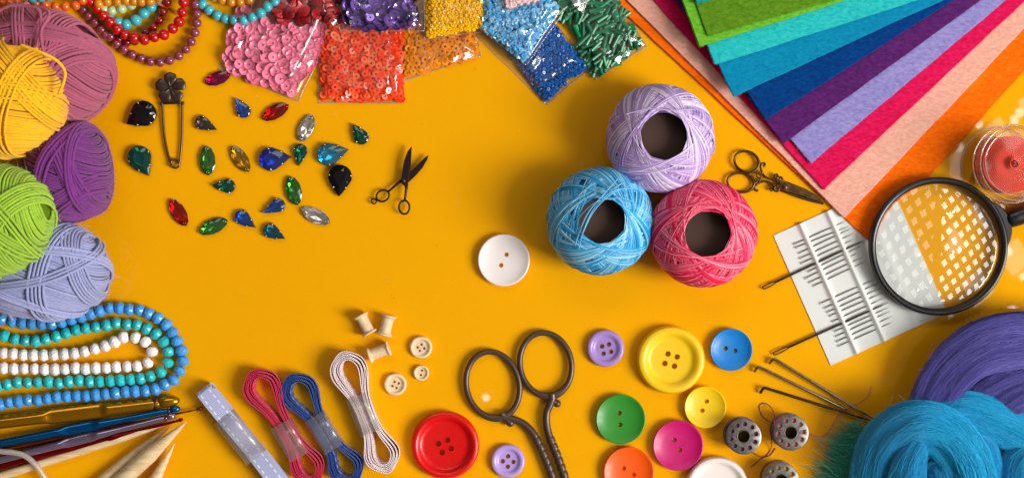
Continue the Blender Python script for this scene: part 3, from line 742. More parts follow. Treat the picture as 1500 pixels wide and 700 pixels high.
blade('blade', [(512, 400), (520, 366), (540, 340), (560, 352), (640, 380), (780, 440), (832, 488), (834, 500), (740, 478), (640, 448), (560, 415)], 3, 6, brass, 1.0)
blade('blade', [(505, 384), (515, 346), (540, 322), (578, 334), (700, 382), (785, 432), (838, 488), (826, 492), (740, 462), (640, 430), (560, 408)], 6.3, 10, brass, 1.2)
mb = MB(); p = W(548/sc+ox, 368/sc+oy, 10.2); mb.lathe([(0, 1.3), (3.6, 1.2), (4.4, .4), (4.4, -1), (0, -1)], 20, Matrix.Translation(p)); part('screw', mb, brass, t)
mb = MB(); mb.tube([p+V(-3.4, 1, 1.3), p+V(3.4, -1, 1.3)], .5, 6); part('screw_slot', mb, mat('slot_dark', '#17100b', rough=.7), t)

# ------------------------------------------------------------------ large dark scissors, handles in view
gun = mat('gunmetal_brown', '#56443b', rough=0.36, metal=0.4, spec=0.55, var=(20, 0.08), bump=(5, 0.06, 0.4))
t = thing('large_scissors', 'large brown gunmetal scissors with rope-patterned shanks, handles upward', 'scissors', W(790, 620, 0))
ringm('finger_ring', 722, 563.5, 38.5, 49, math.radians(14), 4.0, 8, gun, t, nn=64, rfun=lambda a: 4.3+1.5*math.exp(-((a-math.radians(262))/0.5)**2))
ringm('finger_ring', 799.5, 533.5, 37.5, 46.5, math.radians(12), 4.0, 8, gun, t, nn=64, rfun=lambda a: 4.3+1.6*math.exp(-((a-math.radians(272))/0.5)**2))
def shank(pts, z, r0, rope_from):
    P = spline([W(*p, z) for p in pts], 14); rl = []; L = 0; acc = 0
    for i, q in enumerate(P):
        if i: acc += (P[i]-P[i-1]).length
        r = r0*(1.0+0.28*math.exp(-acc/9.0))
        if acc > rope_from:
            ph = ((acc-rope_from)/10.6) % 1.0; r = r0*(1.16-0.34*max(0, (abs(ph-0.5)-0.34)/0.16)**1.2 if abs(ph-.5) > .34 else 1.16)
        rl.append(r)
    mb = MB(); mb.tube(P, rl, 14); return part('shank', mb, gun, t)
shank([(735, 606), (742, 611), (756, 615), (769, 621.5), (781, 634), (789, 649), (796, 664), (803, 681), (810, 700), (818, 722), (826, 745)], 8, 5.4, 62)
shank([(808, 577), (808.5, 584), (805, 594), (801, 604), (800.5, 618), (803, 632), (808, 646), (815, 663), (821.5, 681), (828, 700), (834, 722), (840, 745)], 9, 5.4, 64)
mb = MB(); mb.tube(spline([W(734, 607, 8), W(741, 613, 8), W(747.5, 619, 8)], 5), [6]*4+[5.6]*3+[5.6]*3+[4.4], 12); mb.ball(W(747.5, 619, 8), 6.0, 12, 8); part('knuckle', mb, gun, t)
mb = MB(); mb.tube(spline([W(806, 585, 8), W(811, 588, 8), W(815.5, 590, 8)], 5), [6]*8+[5.6]*3, 12); mb.ball(W(816, 590.5, 8), 6.0, 12, 8); part('knuckle', mb, gun, t)

# ------------------------------------------------------------------ bead necklaces
def bead_mesh(kind, r):
    key = (kind, round(r, 2))
    if key in BH: return BH[key]
    mb = MB()
    if kind == 'round':
        prof = [(0.16, -0.93)]+[(math.cos(-PI/2+PI*k/14), 0.94*math.sin(-PI/2+PI*k/14)) for k in range(1, 14)]+[(0.16, 0.93)]
        mb.lathe([(a*r, b*r) for a, b in prof], 20)
    else:   # faceted rondelle
        n = 9; hh = r*0.80
        rings = [(0.30, -1.0, 0), (0.74, -0.78, .5), (1.0, -0.18, 0), (1.0, 0.18, .5), (0.74, 0.78, 0), (0.30, 1.0, .5)]
        vs = [[Vector((a*r*math.cos(2*PI*(i+o)/n), a*r*math.sin(2*PI*(i+o)/n), b*hh)) for i in range(n)] for a, b, o in rings]
        for q in range(5):
            o0 = rings[q][2]; A, B = vs[q], vs[q+1]
            for i in range(n):
                j = (i+1) % n
                if o0 == 0: mb.add([A[i], A[j], B[i]], [(0, 1, 2)], False); mb.add([A[j], B[j], B[i]], [(0, 1, 2)], False)
                else: mb.add([A[i], B[j], B[i]], [(0, 1, 2)], False); mb.add([A[i], A[j], B[j]], [(0, 1, 2)], False)
    BH[key] = mb; return mb
def necklace(pts, kind, r, m, label, group, zf=None, cord=None, var=0.05, name='bead_necklace'):
    """pts: photo points of the bead centres in order"""
    Z = zf or (lambda i: r)
    P = [W(p[0], p[1], Z(i)) for i, p in enumerate(pts)]
    t = thing(name, label, 'necklace', (P[0].x, P[0].y, 0), group)
    mb0 = bead_mesh(kind, r); me = bpy.data.meshes.new('bead'); me.from_pydata([tuple(Vector(v)*U) for v in mb0.v], [], mb0.f)
    me.polygons.foreach_set('use_smooth', mb0.smooth); me.materials.append(m); me.update()
    for i, p in enumerate(P):
        d = (P[min(i+1, len(P)-1)]-P[max(i-1, 0)]); q = along(d) @ Quaternion((0, 0, 1), rnd(0, 6.28))
        place('bead', me, p, q, 1+rnd(-var, var), t)
    mb = MB(); mb.tube(P, 0.7, 6); part('string', mb, cord or mat('string_dark', '#5a3a20', rough=.8), t)
    return t
def zz(pts, sc, ox, oy): return [(x/sc+ox, y/sc+oy) for x, y in pts]
sc_, ox_, oy_ = 2.593, 0, 430
blue = [(-66, 85), (-28, 92), (8, 97), (48, 107), (85, 113), (122, 115), (160, 115), (198, 113), (235, 108), (272, 98), (309, 87), (345, 76), (380, 65), (417, 55), (455, 55), (492, 60), (530, 62), (565, 75), (600, 93), (632, 118), (655, 147), (673, 180), (690, 216), (695, 255), (683, 293), (660, 327), (627, 345), (592, 362), (553, 368), (515, 370), (478, 372), (440, 377), (402, 381), (365, 384), (328, 388), (292, 388), (255, 390), (218, 393), (182, 398), (145, 404), (108, 404), (72, 409), (37, 413), (2, 420), (-34, 426), (-70, 430)]
teal = [(-56, 160), (-18, 160), (18, 160), (58, 173), (98, 178), (137, 180), (175, 172), (215, 162), (252, 150), (290, 138), (327, 132), (365, 127), (405, 120), (443, 112), (483, 117), (522, 118), (558, 133), (593, 153), (622, 183), (640, 220), (638, 262), (612, 297), (573, 313), (535, 322), (497, 325), (458, 328), (420, 331), (380, 333), (342, 333), (302, 330), (263, 333), (225, 340), (186, 335), (146, 337), (107, 338), (68, 337), (30, 345), (-8, 352), (-46, 356)]
white = [(-62, 222), (-24, 224), (15, 225), (52, 228), (90, 232), (128, 233), (167, 233), (206, 231), (245, 229), (284, 226), (322, 219), (361, 209), (400, 198), (436, 183), (470, 165), (515, 167), (553, 183), (578, 220), (562, 262), (522, 275), (483, 276), (443, 278), (405, 281), (365, 282), (326, 285), (287, 282), (248, 286), (210, 287), (171, 287), (132, 285), (93, 284), (54, 285), (15, 282), (-24, 284), (-62, 284)]
def glass_bead(nm, c, c2): return mat('bead_'+nm, c, rough=0.22, spec=0.5, objrand=(0.92, 1.08), island=(0.9, 1.1))
NG = 'strings of faceted beads'
necklace(zz(blue, sc_, ox_, oy_), 'facet', 9.3, glass_bead('cornflower', '#459be2', ''), 'outer string of cornflower blue faceted beads', NG, name='bead_string')
necklace(zz(teal, sc_, ox_, oy_), 'facet', 9.0, glass_bead('teal', '#28bcc0', ''), 'middle string of teal faceted beads between the blue and white ones', NG, name='bead_string')
necklace(zz(white, sc_, ox_, oy_), 'facet', 9.0, glass_bead('white', '#f4eeec', ''), 'inner string of milky white faceted beads', NG, name='bead_string')
def pearl(nm, c): return mat('pearl_'+nm, c, rough=0.16, spec=0.55, coat=0.6, coat_rough=0.04, objrand=(0.92, 1.08))
NG = 'round bead necklaces in the corner'
s5 = lambda P: zz(P, 5, 150, 0)
s75 = lambda P: zz(P, 7.5, 0, 0)
necklace([(128, -16), (131, -4)]+s75([(1000, 25), (1070, 98), (1137, 175), (1210, 245), (1290, 320)])+s5([(110, 218), (163, 255), (235, 280), (308, 293), (380, 275), (450, 257), (515, 212), (562, 162), (585, 92), (595, 20)])+[(270, -10)], 'round', 8.0, pearl('red', '#c40808'), 'glossy red bead necklace on top of the pile, its loop hanging above the flower pin', NG, lambda i: 22)
necklace([(248, -10)]+s5([(475, 20), (445, 88), (420, 150), (375, 202), (320, 240), (235, 300), (180, 310), (120, 290)]), 'round', 7.3, pearl('shaded_red', '#8e0508'), 'red bead necklace darkened as in shade, lying under the brighter red loop', NG, lambda i: 8)  # darker red paints in the shade below the upper loop
necklace(s75([(840, 40), (917, 105), (975, 175), (1045, 250)])+[(149, 44), (155, 52)]+s5([(60, 270), (105, 322), (160, 365), (220, 403), (287, 430), (352, 452), (423, 457), (493, 442), (562, 410), (612, 363), (652, 308), (678, 242), (692, 172), (692, 105), (682, 35)])+[(284, -7)], 'round', 7.4, pearl('mauve', '#8a3a4c'), 'mauve rose bead necklace forming the lowest loop', NG, lambda i: 8)
necklace([(290, -8)]+s5([(735, 35), (782, 75), (842, 115), (905, 140), (967, 150), (1037, 150), (1098, 128), (1160, 98), (1210, 52), (1265, 15)])+[(413, -6)], 'round', 7.8, pearl('turquoise', '#3fb4c4'), 'turquoise bead necklace hanging over the edge of the pink sequin bag', NG, lambda i: 8 if i < 4 else 8+min(18, (i-4)*5))
necklace([(160, 25)]+s75([(1300, 250), (1390, 275)])+[(199.6, 30), (211, 20), (221, 11), (229, 1), (236, -9)], 'round', 8.0, pearl('turquoise', '#3fb4c4'), 'turquoise bead necklace inside the red loop', NG, lambda i: 10)
necklace([(145, 6), (157, 2.5), (172, 2.5), (185, 1), (196, 2), (207, 2.4), (220, 2.4), (232, -4)], 'round', 7.4, pearl('amber', '#d98408'), 'amber yellow bead necklace left of the red loop', NG, lambda i: 26)
necklace([(314, -4), (325.6, 0.5), (339, 3.4), (352, 3.6), (366, 1.4), (377, -6)], 'round', 7.4, pearl('amber', '#d98408'), 'amber yellow bead necklace inside the right turquoise loop', NG, lambda i: 12)
necklace(s75([(1120, 130), (1145, 105), (1230, 120), (1337, 98), (1440, 58)])+[(203, -2)], 'round', 7.6, pearl('mint', '#b4cc94'), 'pale mint bead necklace below the amber beads', NG, lambda i: 16)
necklace(s75([(30, 42), (110, 37), (200, 32), (300, 37), (400, 42), (500, 57), (610, 75), (720, 75), (830, 65), (905, 8)])+[(128, -10)], 'round', 7.3, pearl('orange', '#ec6412'), 'orange bead necklace along the top of the mauve yarn', NG, lambda i: 40 if i < 6 else 30)
necklace([(34, -6), (48, -1), (60, -3), (72, -5)], 'round', 7, pearl('turquoise', '#3fb4c4'), 'turquoise beads above the orange bead necklace', NG, lambda i: 48)
t = thing('orange_cord', 'orange cord end sticking out beside the amber beads', 'cord', W(240, 6, 0))
mb = MB(); mb.tube(spline([W(226, -8, 20), W(231, 4, 16), (W(238, 9, 10)), W(247, 14, 2), W(256, 18, 1)], 6), [2.0]*12+[1.5]*6+[1.0]*7, 7); part('cord_strand', mb, mat('cord_orange', '#c85a18', rough=.5), t)
for k in range(5):
    mb = MB(); a = W(245, 12, 3); mb.tube([a, a+V(8+k*2, -4-rnd(0, 5), -1), a+V(14+k*3, -5-rnd(0, 9), -2)], .35, 5); part('frayed_fibre', mb, mat('cord_orange', '#c85a18'), t)

# ------------------------------------------------------------------ crochet hooks and bamboo needles
def metalc(nm, c, rough=0.2): return mat('anodised_'+nm, c, rough=rough, metal=0.85, spec=0.5, stretch=(0.15, 0.05, 1), bump=(4, 0.03, 0.3))
def emboss(txt, parent, pos, ang, size, m, z):
    cu = bpy.data.curves.new('size_marking', 'FONT'); cu.body = txt; cu.size = size; cu.extrude = 0.45; cu.align_x = 'CENTER'; cu.align_y = 'CENTER'; cu.resolution_u = 2
    o = bpy.data.objects.new('tmp', cu); COL.objects.link(o); dg = bpy.context.evaluated_depsgraph_get(); me = bpy.data.meshes.new_from_object(o.evaluated_get(dg))
    bpy.data.objects.remove(o); bpy.data.curves.remove(cu)
    me.transform(Matrix.Diagonal((U, U, U, 1)) @ Matrix.Translation(V(pos.x, pos.y, z)-ORG[parent.name]) @ Matrix.Rotation(ang, 4, 'Z'))
    me.name = 'size_marking'; me.materials.clear(); me.materials.append(m)
    p = bpy.data.objects.new('size_marking', me); COL.objects.link(p); p.parent = parent; ORG[p.name] = ORG[parent.name]; return p
def hook(nm, a, b, r, z, grip, head, m, txt, label, taper=0.75, rt=None):
    A = W(*a, z); B = W(*b, z); d = (B-A); L = d.length; u = d.normalized(); s_ = V(-u.y, u.x, 0); rt = rt or r*taper
    t = thing('crochet_hook', label, 'crochet hook', A+(B-A)*0.5-V(0, 0, z), 'crochet hooks at the lower left')
    P = []; rr = []; fl = []; N = 70
    g0, g1 = grip
    for i in range(N+1):
        f = i/N; x = f*L; P.append(A+u*x)
        k = r if f < g1 else rt+(r-rt)*max(0, 1-(f-g1)/0.12)
        fa = 1.0
        if g0 < f < g1:
            q = min(1, min(f-g0, g1-f)/0.035); q = q*q*(3-2*q); fa = 1-0.52*q; k = r*(1+0.22*q)
        if f > 0.955: k *= 1-0.38*((f-.955)/.045)
        rr.append(k); fl.append(fa)
    mb = MB(); mb.tube(P, rr, 16, flat=fl, up=V(0, 0, 1)); part('shaft', mb, m, t)
    hb = MB(); hl, hw = head; q = Vector((1, 0, 0)).rotation_difference(u)
    hb.ball(B+u*hl*0.35+s_*hw*0.06+V(0, 0, 0.5), 1, 18, 12, (hl*0.55, hw*0.5, hw*0.5), q.to_matrix())
    part('hook_head', hb, m, t)
    tb_ = MB(); c0 = B-u*hl*0.25+V(0, 0, hw*0.3); tb_.tube([c0-s_*hw*.42, c0+s_*hw*0.42], hw*0.13, 8); part('throat', tb_, mat('throat_dark', '#1a120c', rough=.5), t)
    if txt:
        f = (g0+g1)/2; pos = A+u*(L*f); ang = math.atan2(u.y, u.x)+PI
        emboss(txt, t, pos, ang, r*1.25, m, z+r*0.59)
    return t
hook('gold', (-40, 623), (236, 590), 9.6, 12, (0.38, 0.72), (31, 18), metalc('gold', '#c88a14', 0.22), '5.0mm', 'thick gold crochet hook with a flat thumb rest, uppermost of the hooks', 0.9)
hook('blue', (-40, 657), (251, 600.5), 6.2, 15, (0.44, 0.64), (15, 11), metalc('blue', '#0c6aac'), '3.0mm', 'metallic blue crochet hook below the gold one', 0.72)
hook('copper', (-40, 667), (291, 599), 4.2, 7, (0.44, 0.62), (8, 6.5), metalc('copper', '#a8480c'), '', 'thin copper orange crochet hook whose tip reaches farthest right', 0.45, 1.6)
hook('lilac', (-40, 683), (246, 611), 6.0, 15, (0.45, 0.64), (13, 10.5), metalc('lilac', '#a592b0', .16), '2.5mm', 'metallic lilac crochet hook between the blue and red ones', 0.72)
hook('red', (-40, 692), (262, 615.5), 5.4, 10, (0.46, 0.68), (7.5, 6), metalc('red', '#9a0c12'), '2.0mm', 'thin metallic red crochet hook, lowest of the hooks', 0.5, 2.2)
bamboo = mat('bamboo', '#c9a877', rough=0.5, spec=0.35, color2=('#e6cfa6', 4, 0.3, 0.75), stretch=(0.6, 0.08, 1), bump=(3, 0.08, 0.4))
def bamboo_m(ang):
    return mat('bamboo_%d' % int(ang*100), '#c8a470', rough=0.48, spec=0.35, color2=('#ead4ae', 5, 0.3, 0.72), stretch=(-ang, 0.06, 1), bump=(3, 0.1, 0.4))
def needle_b(a, b, r, z0, z1, label, tip=60):
    A = W(*a, z0); B = W(*b, z1); d = B-A; L = d.length; u = d.normalized(); P = []; rr = []
    for i in range(41):
        f = i/40; x = L*(1-(1-f)**1.6); P.append(A+u*x); e = (L-x)
        rr.append(r if e > tip else max(0.45, r*(e/tip)**0.8))
    mb = MB(); mb.tube(P, rr, 16)
    solid('bamboo_needle', mb, bamboo_m(math.atan2(u.y, u.x)), (A.x, A.y, 0), label, 'knitting needle', 'pale bamboo knitting needles')
needle_b((-40, 710), (266, 613), 6.3, 6.3, 8, 'bamboo needle lying along under the red crochet hook', 90)
needle_b((126, 722), (252, 622), 8.0, 8, 8, 'bamboo needle leftmost of the three fanned at the lower edge', 70)
needle_b((152, 726), (274, 616.5), 12.0, 13, 22, 'thick bamboo needle in the middle of the fan, its tip beside the red hook', 75)
needle_b((208, 738), (256.5, 647.5), 9.5, 9.5, 12, 'bamboo needle rightmost and shortest of the fan', 70)
mb = MB(); mb.tube(spline([W(-30, 652, 24), W(0, 660.5, 28), W(18, 662, 29), (W(36, 667, 28)), W(52, 680, 24), W(66, 700, 18), W(74, 722, 14)], 8), 4.0, 12)
solid('plastic_cable', mb, clear('milky_tube', (0.95, 0.93, 0.9), 0.06, 0.12, None, 0.55, (0.85, 0.8, 0.75)), W(20, 662, 0), 'clear plastic cable curving over the crochet hooks in the lower corner', 'cable')

# ------------------------------------------------------------------ ribbon bundles
def ribbon_mat(nm, c, c2, st):
    """woven ribbon: u along the length in design units, v across"""
    m = mat('ribbon_'+nm, c, rough=0.55, spec=0.35, sheen=0.2)
    t = m.node_tree; b = t.nodes['Principled BSDF']
    uv = t.nodes.new('ShaderNodeUVMap'); sp = t.nodes.new('ShaderNodeSeparateXYZ'); t.links.new(uv.outputs[0], sp.inputs[0])
    def mth(op, a, bb, cc=None):
        n = t.nodes.new('ShaderNodeMath'); n.operation = op
        for i, v in enumerate((a, bb, cc)):
            if v is None: continue
            if isinstance(v, (int, float)): n.inputs[i].default_value = v
            else: t.links.new(v, n.inputs[i])
        return n.outputs[0]
    u, v = sp.outputs[0], sp.outputs[1]
    dash = mth('LESS_THAN', mth('FRACT', mth('DIVIDE', u, 10.0), 0), 0.55)
    line = mth('LESS_THAN', mth('ABSOLUTE', mth('SUBTRACT', mth('ABSOLUTE', mth('SUBTRACT', v, 0.5), 0), 0.30), 0), 0.045)
    fac = mth('MULTIPLY', dash, line)
    rib = mth('MULTIPLY', mth('ADD', mth('SINE', mth('MULTIPLY', u, 2*PI/2.6), 0), 1.0), 0.5)
    mx0 = t.nodes.new('ShaderNodeMix'); mx0.data_type = 'RGBA'; mx0.inputs['A'].default_value = lin(c); mx0.inputs['B'].default_value = lin(c2); t.links.new(rib, mx0.inputs['Factor'])
    mx = t.nodes.new('ShaderNodeMix'); mx.data_type = 'RGBA'; t.links.new(mx0.outputs['Result'], mx.inputs['A']); mx.inputs['B'].default_value = lin(st); t.links.new(fac, mx.inputs['Factor'])
    t.links.new(mx.outputs['Result'], b.inputs['Base Color'])
    bn = t.nodes.new('ShaderNodeBump'); bn.inputs['Strength'].default_value = 0.7; bn.inputs['Distance'].default_value = 0.6*U
    t.links.new(rib, bn.inputs['Height']); t.links.new(bn.outputs[0], b.inputs['Normal'])
    return m
def strip(path, across, width, th, m, parent, name='ribbon_layer', closed=True):
    """a band swept along path; across(i) gives the direction of its width; path is the centre line"""
    n = len(path); mb = MB(); acc = [0.0]
    for i in range(1, n+1): acc.append(acc[-1]+(path[i % n]-path[i-1]).length)
    rows = n if closed else n-1; verts = []; 
    for i in range(n):
        a = path[i-1] if (closed or i) else path[i]; b_ = path[(i+1) % n] if (closed or i < n-1) else path[i]
        tg = (b_-a).normalized(); ac = across(i).normalized(); nr = tg.cross(ac).normalized()*th/2
        p = path[i]; wv = ac*width/2
        verts += [p-wv+nr, p+wv+nr, p+wv-nr, p-wv-nr]
    faces = []; uvs = []
    for i in range(rows):
        j = (i+1) % n
        for k, (v0, v1) in enumerate(((0, 1), (1, 1), (1, 0), (0, 0))):
            k2 = (k+1) % 4; faces.append((i*4+k, i*4+k2, j*4+k2, j*4+k)); uvs += [(acc[i], v0), (acc[i], v1), (acc[i+1], v1), (acc[i+1], v0)]
    mb.add(verts, faces, False); o = part(name, mb, m, parent)
    ul = o.data.uv_layers.new(name='UVMap'); fl = [c for q in uvs for c in q]; ul.data.foreach_set('uv', fl)
    return o
sleeve_m = clear('frosted_sleeve', (0.97, 0.96, 0.95), 0.04, 0.2, None, 0.13, (0.9, 0.86, 0.84))
def sleeve(parent, c, u, L, w, z0, z1):
    s_ = V(-u.y, u.x, 0); sec = []
    for k in range(28):
        a = 2*PI*k/28; x = math.copysign(abs(math.cos(a))**0.55, math.cos(a))*w; z = (z0+z1)/2+math.copysign(abs(math.sin(a))**0.55, math.sin(a))*(z1-z0)/2; sec.append((x, z))
    mb = MB(); verts = []
    for e in (-L/2, L/2):
        for ins in (0, .5): verts += [c+u*e+s_*(x*(1-ins/w))+V(0, 0, (z-ins*0.2)) for x, z in sec]
    n = 28; faces = []
    for k in range(n):
        j = (k+1) % n; faces += [(k, j, 2*n+j, 2*n+k), (n+k, 3*n+k, 3*n+j, n+j), (k, n+k, n+j, j), (2*n+k, 2*n+j, 3*n+j, 3*n+k)]
    mb.add(verts, faces); return part('plastic_sleeve', mb, sleeve_m, parent)
def ribbon_bundle(top, bot, hwt, waist, hwb, layers, hgt, m, label, sl, lean=0.0, gap=2.5, skew=0.0):
    z = hgt/2+1; A = W(*top, z); B = W(*bot, z); u = (B-A).normalized(); L = (B-A).length; s_ = V(-u.y, u.x, 0)
    t = thing('ribbon_bundle', label, 'ribbon', (A+B)/2-V(0, 0, z), 'bundles of ribbon')
    for k in range(layers):
        g = k*gap; pts = []
        def hw(x):
            f = x/L
            a = hwt*math.sin(min(1.0, (x)/(L*0.30))*PI*0.62)**0.8 if f < 0.5 else 0
            top_ = (hwt-g*0.75)*math.exp(-((f-0.13)/0.17)**2); bot_ = (hwb-g*0.75)*math.exp(-((f-0.87)/0.14)**2)
            wst = max(0.8, waist*(1-k/layers)+0.6)
            v = max(top_, bot_)+wst*math.exp(-((f-0.5)/0.33)**4)*0.85
            x0 = x-g; x1 = L-g-x
            e = min(max(x0, 0), max(x1, 0)); R0 = hwt*0.85 if f < 0.5 else hwb*0.85
            return v*math.sqrt(max(0, 1-(1-min(1, e/R0))**2))
        N = 56; xs = [g+(L-2*g)*(0.5-0.5*math.cos(PI*i/N)) for i in range(N+1)]
        for i in range(N+1): pts.append(A+u*xs[i]+s_*hw(xs[i])*(1+0.05*math.sin(k*3+i*.2)))
        for i in range(N-1, 0, -1): pts.append(A+u*xs[i]-s_*hw(xs[i])*(1+0.05*math.sin(k*2+i*.17)))
        ctr = [A+u*((p-A).dot(u)) for p in pts]
        def across(i):
            o = pts[i]-ctr[i]; o = o.normalized() if o.length > .01 else V(0, 0, 0)
            return V(0, 0, 1)+o*lean
        strip([p+V(0, 0, rnd(-.5, .5)*0) for p in pts], across, hgt-rnd(0, 1.5), 1.3, m, t)
    c = W(sl[0][0], sl[0][1], z+4); c.z = 0
    sleeve(t, c, u, sl[1], sl[2], 0.6, hgt+3.5)
    return t
rb = ribbon_mat('crimson', '#c00c3c', '#e02e5c', '#e87a98'); ribbon_bundle((371, 542), (466, 706), 23, 13, 20, 6, 21, rb, 'crimson ribbon bundle in a clear sleeve, left of the blue one', ((425, 644), 56, 17), 0.10)
rb = ribbon_mat('blue', '#142f7a', '#2c58ac', '#c4d4ec'); ribbon_bundle((425, 549), (523, 706), 23, 12, 22, 6, 21, rb, 'royal blue ribbon bundle with white stitching in a clear sleeve', ((475, 633), 56, 17), 0.10)
rb = ribbon_mat('pink', '#ecd0d4', '#faeeee', '#c8506c'); ribbon_bundle((502, 515), (571, 690), 22, 13, 21, 6, 24, rb, 'pale pink ribbon bundle with crimson stitched edges in a clear sleeve', ((533, 606), 58, 17), 0.12)
# the lavender ribbon lies flat, folded over itself
rl = ribbon_mat('lavender', '#a2a7d8', '#c6cbea', '#eef0fa')
z = 14; A = W(303, 573, z); B = W(424, 722, z); u = (B-A).normalized(); L = (B-A).length; s_ = V(-u.y, u.x, 0)
t = thing('ribbon_bundle', 'lavender ribbon bundle folded flat, leftmost of the ribbons', 'ribbon', (A+B)/2-V(0, 0, z), 'bundles of ribbon')
for k in range(4):
    pts = []; N = 26; zt_ = 24-k*2.4; zb = 2+k*2.4; x0 = k*1.6
    for i in range(N+1):
        f = i/N; pts.append(A+u*(x0+(L-2*x0)*f)+V(0, 0, zt_-z+1.6*math.sin(f*9+k)-5*math.exp(-((f-.52)/.16)**2)*0.6))
    for q in range(1, 7): a = PI*q/7; pts.append(A+u*(L-x0+math.sin(a)*(zt_-zb)/2*.6)+V(0, 0, (zt_+zb)/2+math.cos(a)*(zt_-zb)/2-z))
    for i in range(N, -1, -1): pts.append(A+u*(x0+(L-2*x0)*i/N)+V(0, 0, zb-z))
    for q in range(1, 7): a = PI*q/7; pts.append(A+u*(x0-math.sin(a)*(zt_-zb)/2*.6)+V(0, 0, (zt_+zb)/2-math.cos(a)*(zt_-zb)/2-z))
    off = s_*rnd(-1.2, 1.2)
    strip([p+off for p in pts], lambda i: s_, 25-rnd(0, 1), 1.3, rl, t)
c = W(352, 640, 16); c.z = 0; sleeve(t, c, u, 76, 17.5, 0.5, 27)

# ------------------------------------------------------------------ wooden spools
sm = mat('spool_wood', '#d2ae84', rough=0.6, spec=0.3, color2=('#ecd6b4', 6, 0.3, 0.72), bump=(2.5, 0.2, 0.4))
def spool(a, b, label):
    z = 11.5; A = W(*a, z); B = W(*b, z); d = B-A; L = d.length+2.5; c = (A+B)/2; c.z = 0
    t = thing('wooden_spool', label, 'spool', c, 'small wooden spools'); q = along(d); M4 = Matrix.Translation(c+V(0, 0, z)) @ q.to_matrix().to_4x4()
    h = L/2; R0, r0 = 11.8, 8.4
    for s__ in (-1, 1):
        mb = MB(); mb.lathe([(2.4, s__*(h-2)), (2.4, s__*h), (R0*.8, s__*h), (R0*.95, s__*(h-.5)), (R0, s__*(h-1.4)), (R0*.97, s__*(h-2.6)), (R0*.85, s__*(h-3.4)), (r0, s__*(h-5))], 32, M4); part('flange', mb, sm, t, sharp=50)
    mb = MB(); mb.lathe([(r0*1.06, -h+3.6), (r0*1.0, -h*.5), (r0*.98, 0), (r0*1.0, h*.5), (r0*1.06, h-3.6)], 32, M4); part('barrel', mb, sm, t)
    mb = MB(); mb.lathe([(2.3, -h+.3), (2.3, h-.3)], 16, M4); part('bore', mb, mat('bore_dark', '#6a4a2c', rough=.8), t)
spool((528, 462), (541.5, 487.5), 'wooden spool upper left of the three')
spool((569.5, 462.5), (563, 490), 'wooden spool upper right of the three')
spool((541, 520.5), (569, 510), 'wooden spool lowest of the three, beside the pale pink ribbon loop')

# ------------------------------------------------------------------ sewing machine bobbins
steel = mat('bobbin_steel', '#89837e', rough=0.38, metal=0.9, spec=0.5, color2=('#6c6662', 7, 0.35, 0.75), bump=(3, 0.08, 0.3))
FL = {}
def flange_mesh():
    mb = MB().lathe([(0, 0), (0, 1.6), (24.8, 1.6), (25.6, 1.2), (25.9, .5), (25.4, 0)][::-1]+[(0, 0)], 56)
    mb = MB().lathe([(0, 1.6), (24.6, 1.6), (25.5, 1.2), (25.9, .5), (25.4, 0), (0, 0)], 56)
    cs = [MB().lathe([(0, -2), (8.6, -2), (8.6, 4), (0, 4)], 32)]
    for k in range(10):
        a = 2*PI*k/10+.2; cs.append(MB().lathe([(0, -2), (3.2, -2), (3.2, 4), (0, 4)], 18, Matrix.Translation((18.2*math.cos(a), 18.2*math.sin(a), 0))))
    sl_ = MB(); sl_.prism([(-11.5, -.8), (-8, -.8), (-8, .8), (-11.5, .8)], -2, 4); cs.append(sl_)
    return cut(mb, cs, steel, 'flange', (0, 0, 0))
flm = flange_mesh()
def bobbin(px, py, col, pale, label, rot, loose=()):
    hh = 30; c = W(px, py, hh); c.z = 0
    t = thing('bobbin', label, 'bobbin', c, 'metal bobbins with thread'); T4 = Matrix.Translation(c)
    for z_ in (0.1, hh-1.7): place('flange', flm, c+V(0, 0, z_), Quaternion((0, 0, 1), rot), 1, t)
    mb = MB(); mb.lathe([(9.3, 1.5), (9.3, hh-1.2), (9.9, hh+.3), (9.0, hh+.5), (8.7, hh-1), (8.7, .3)], 32, T4); part('hub', mb, steel, t)
    m = mat('bobbin_thread_'+col, col, rough=.5, island=(0.8, 1.2), spec=.5); mb = MB()
    k = 0; z_ = 2.4
    while z_ < hh-2.4:
        mb.lathe([(22.2+0.8*math.cos(a), z_+0.95*math.sin(a)) for a in [PI*2*i/6 for i in range(6)]], 40, T4, closed=True); z_ += 1.5
    mb.lathe([(10, hh-3.4), (22, hh-3.2)], 40, T4)
    part('wound_thread', mb, m, t)
    for pts in loose:
        mb = MB(); mb.tube(spline([W(*p) for p in pts], 8), 0.62, 6); part('loose_thread', mb, m, t)
bobbin(1089.4, 639, '#6a1a5c', '', 'steel bobbin of purple thread, left of the pink one', 0.0,
   [[(1104, 662, 14), (1106, 664, 2), (1114, 668.5, 1), (1123, 666, 1), (1130, 655, 3), (1130, 640, 18), (1134, 618, 30), (1134, 606, 20), (1128, 595, 6), (1120, 590, 2), (1112.5, 594, 1), (1115, 606, 1), (1124, 615, 6), (1136, 620, 30)], [(1136, 656, 1), (1128, 666, 1), (1117, 670, 1), (1108, 677, 1), (1100, 684, 1)]])
bobbin(1158.6, 633.4, '#d46a6e', '', 'steel bobbin of coral pink thread, right of the purple one', 0.5,
   [[(1183, 628, 20), (1186, 634, 4), (1196, 639, 1), (1208, 637, 1), (1218, 625, 1), (1228, 609, 1), (1246, 596, 1), (1264, 586, 1), (1273, 578, 1), (1276.5, 566, 1)]])
bobbin(1144, 703, '#c89a14', '', 'steel bobbin of mustard yellow thread cut by the lower edge', 0.3)

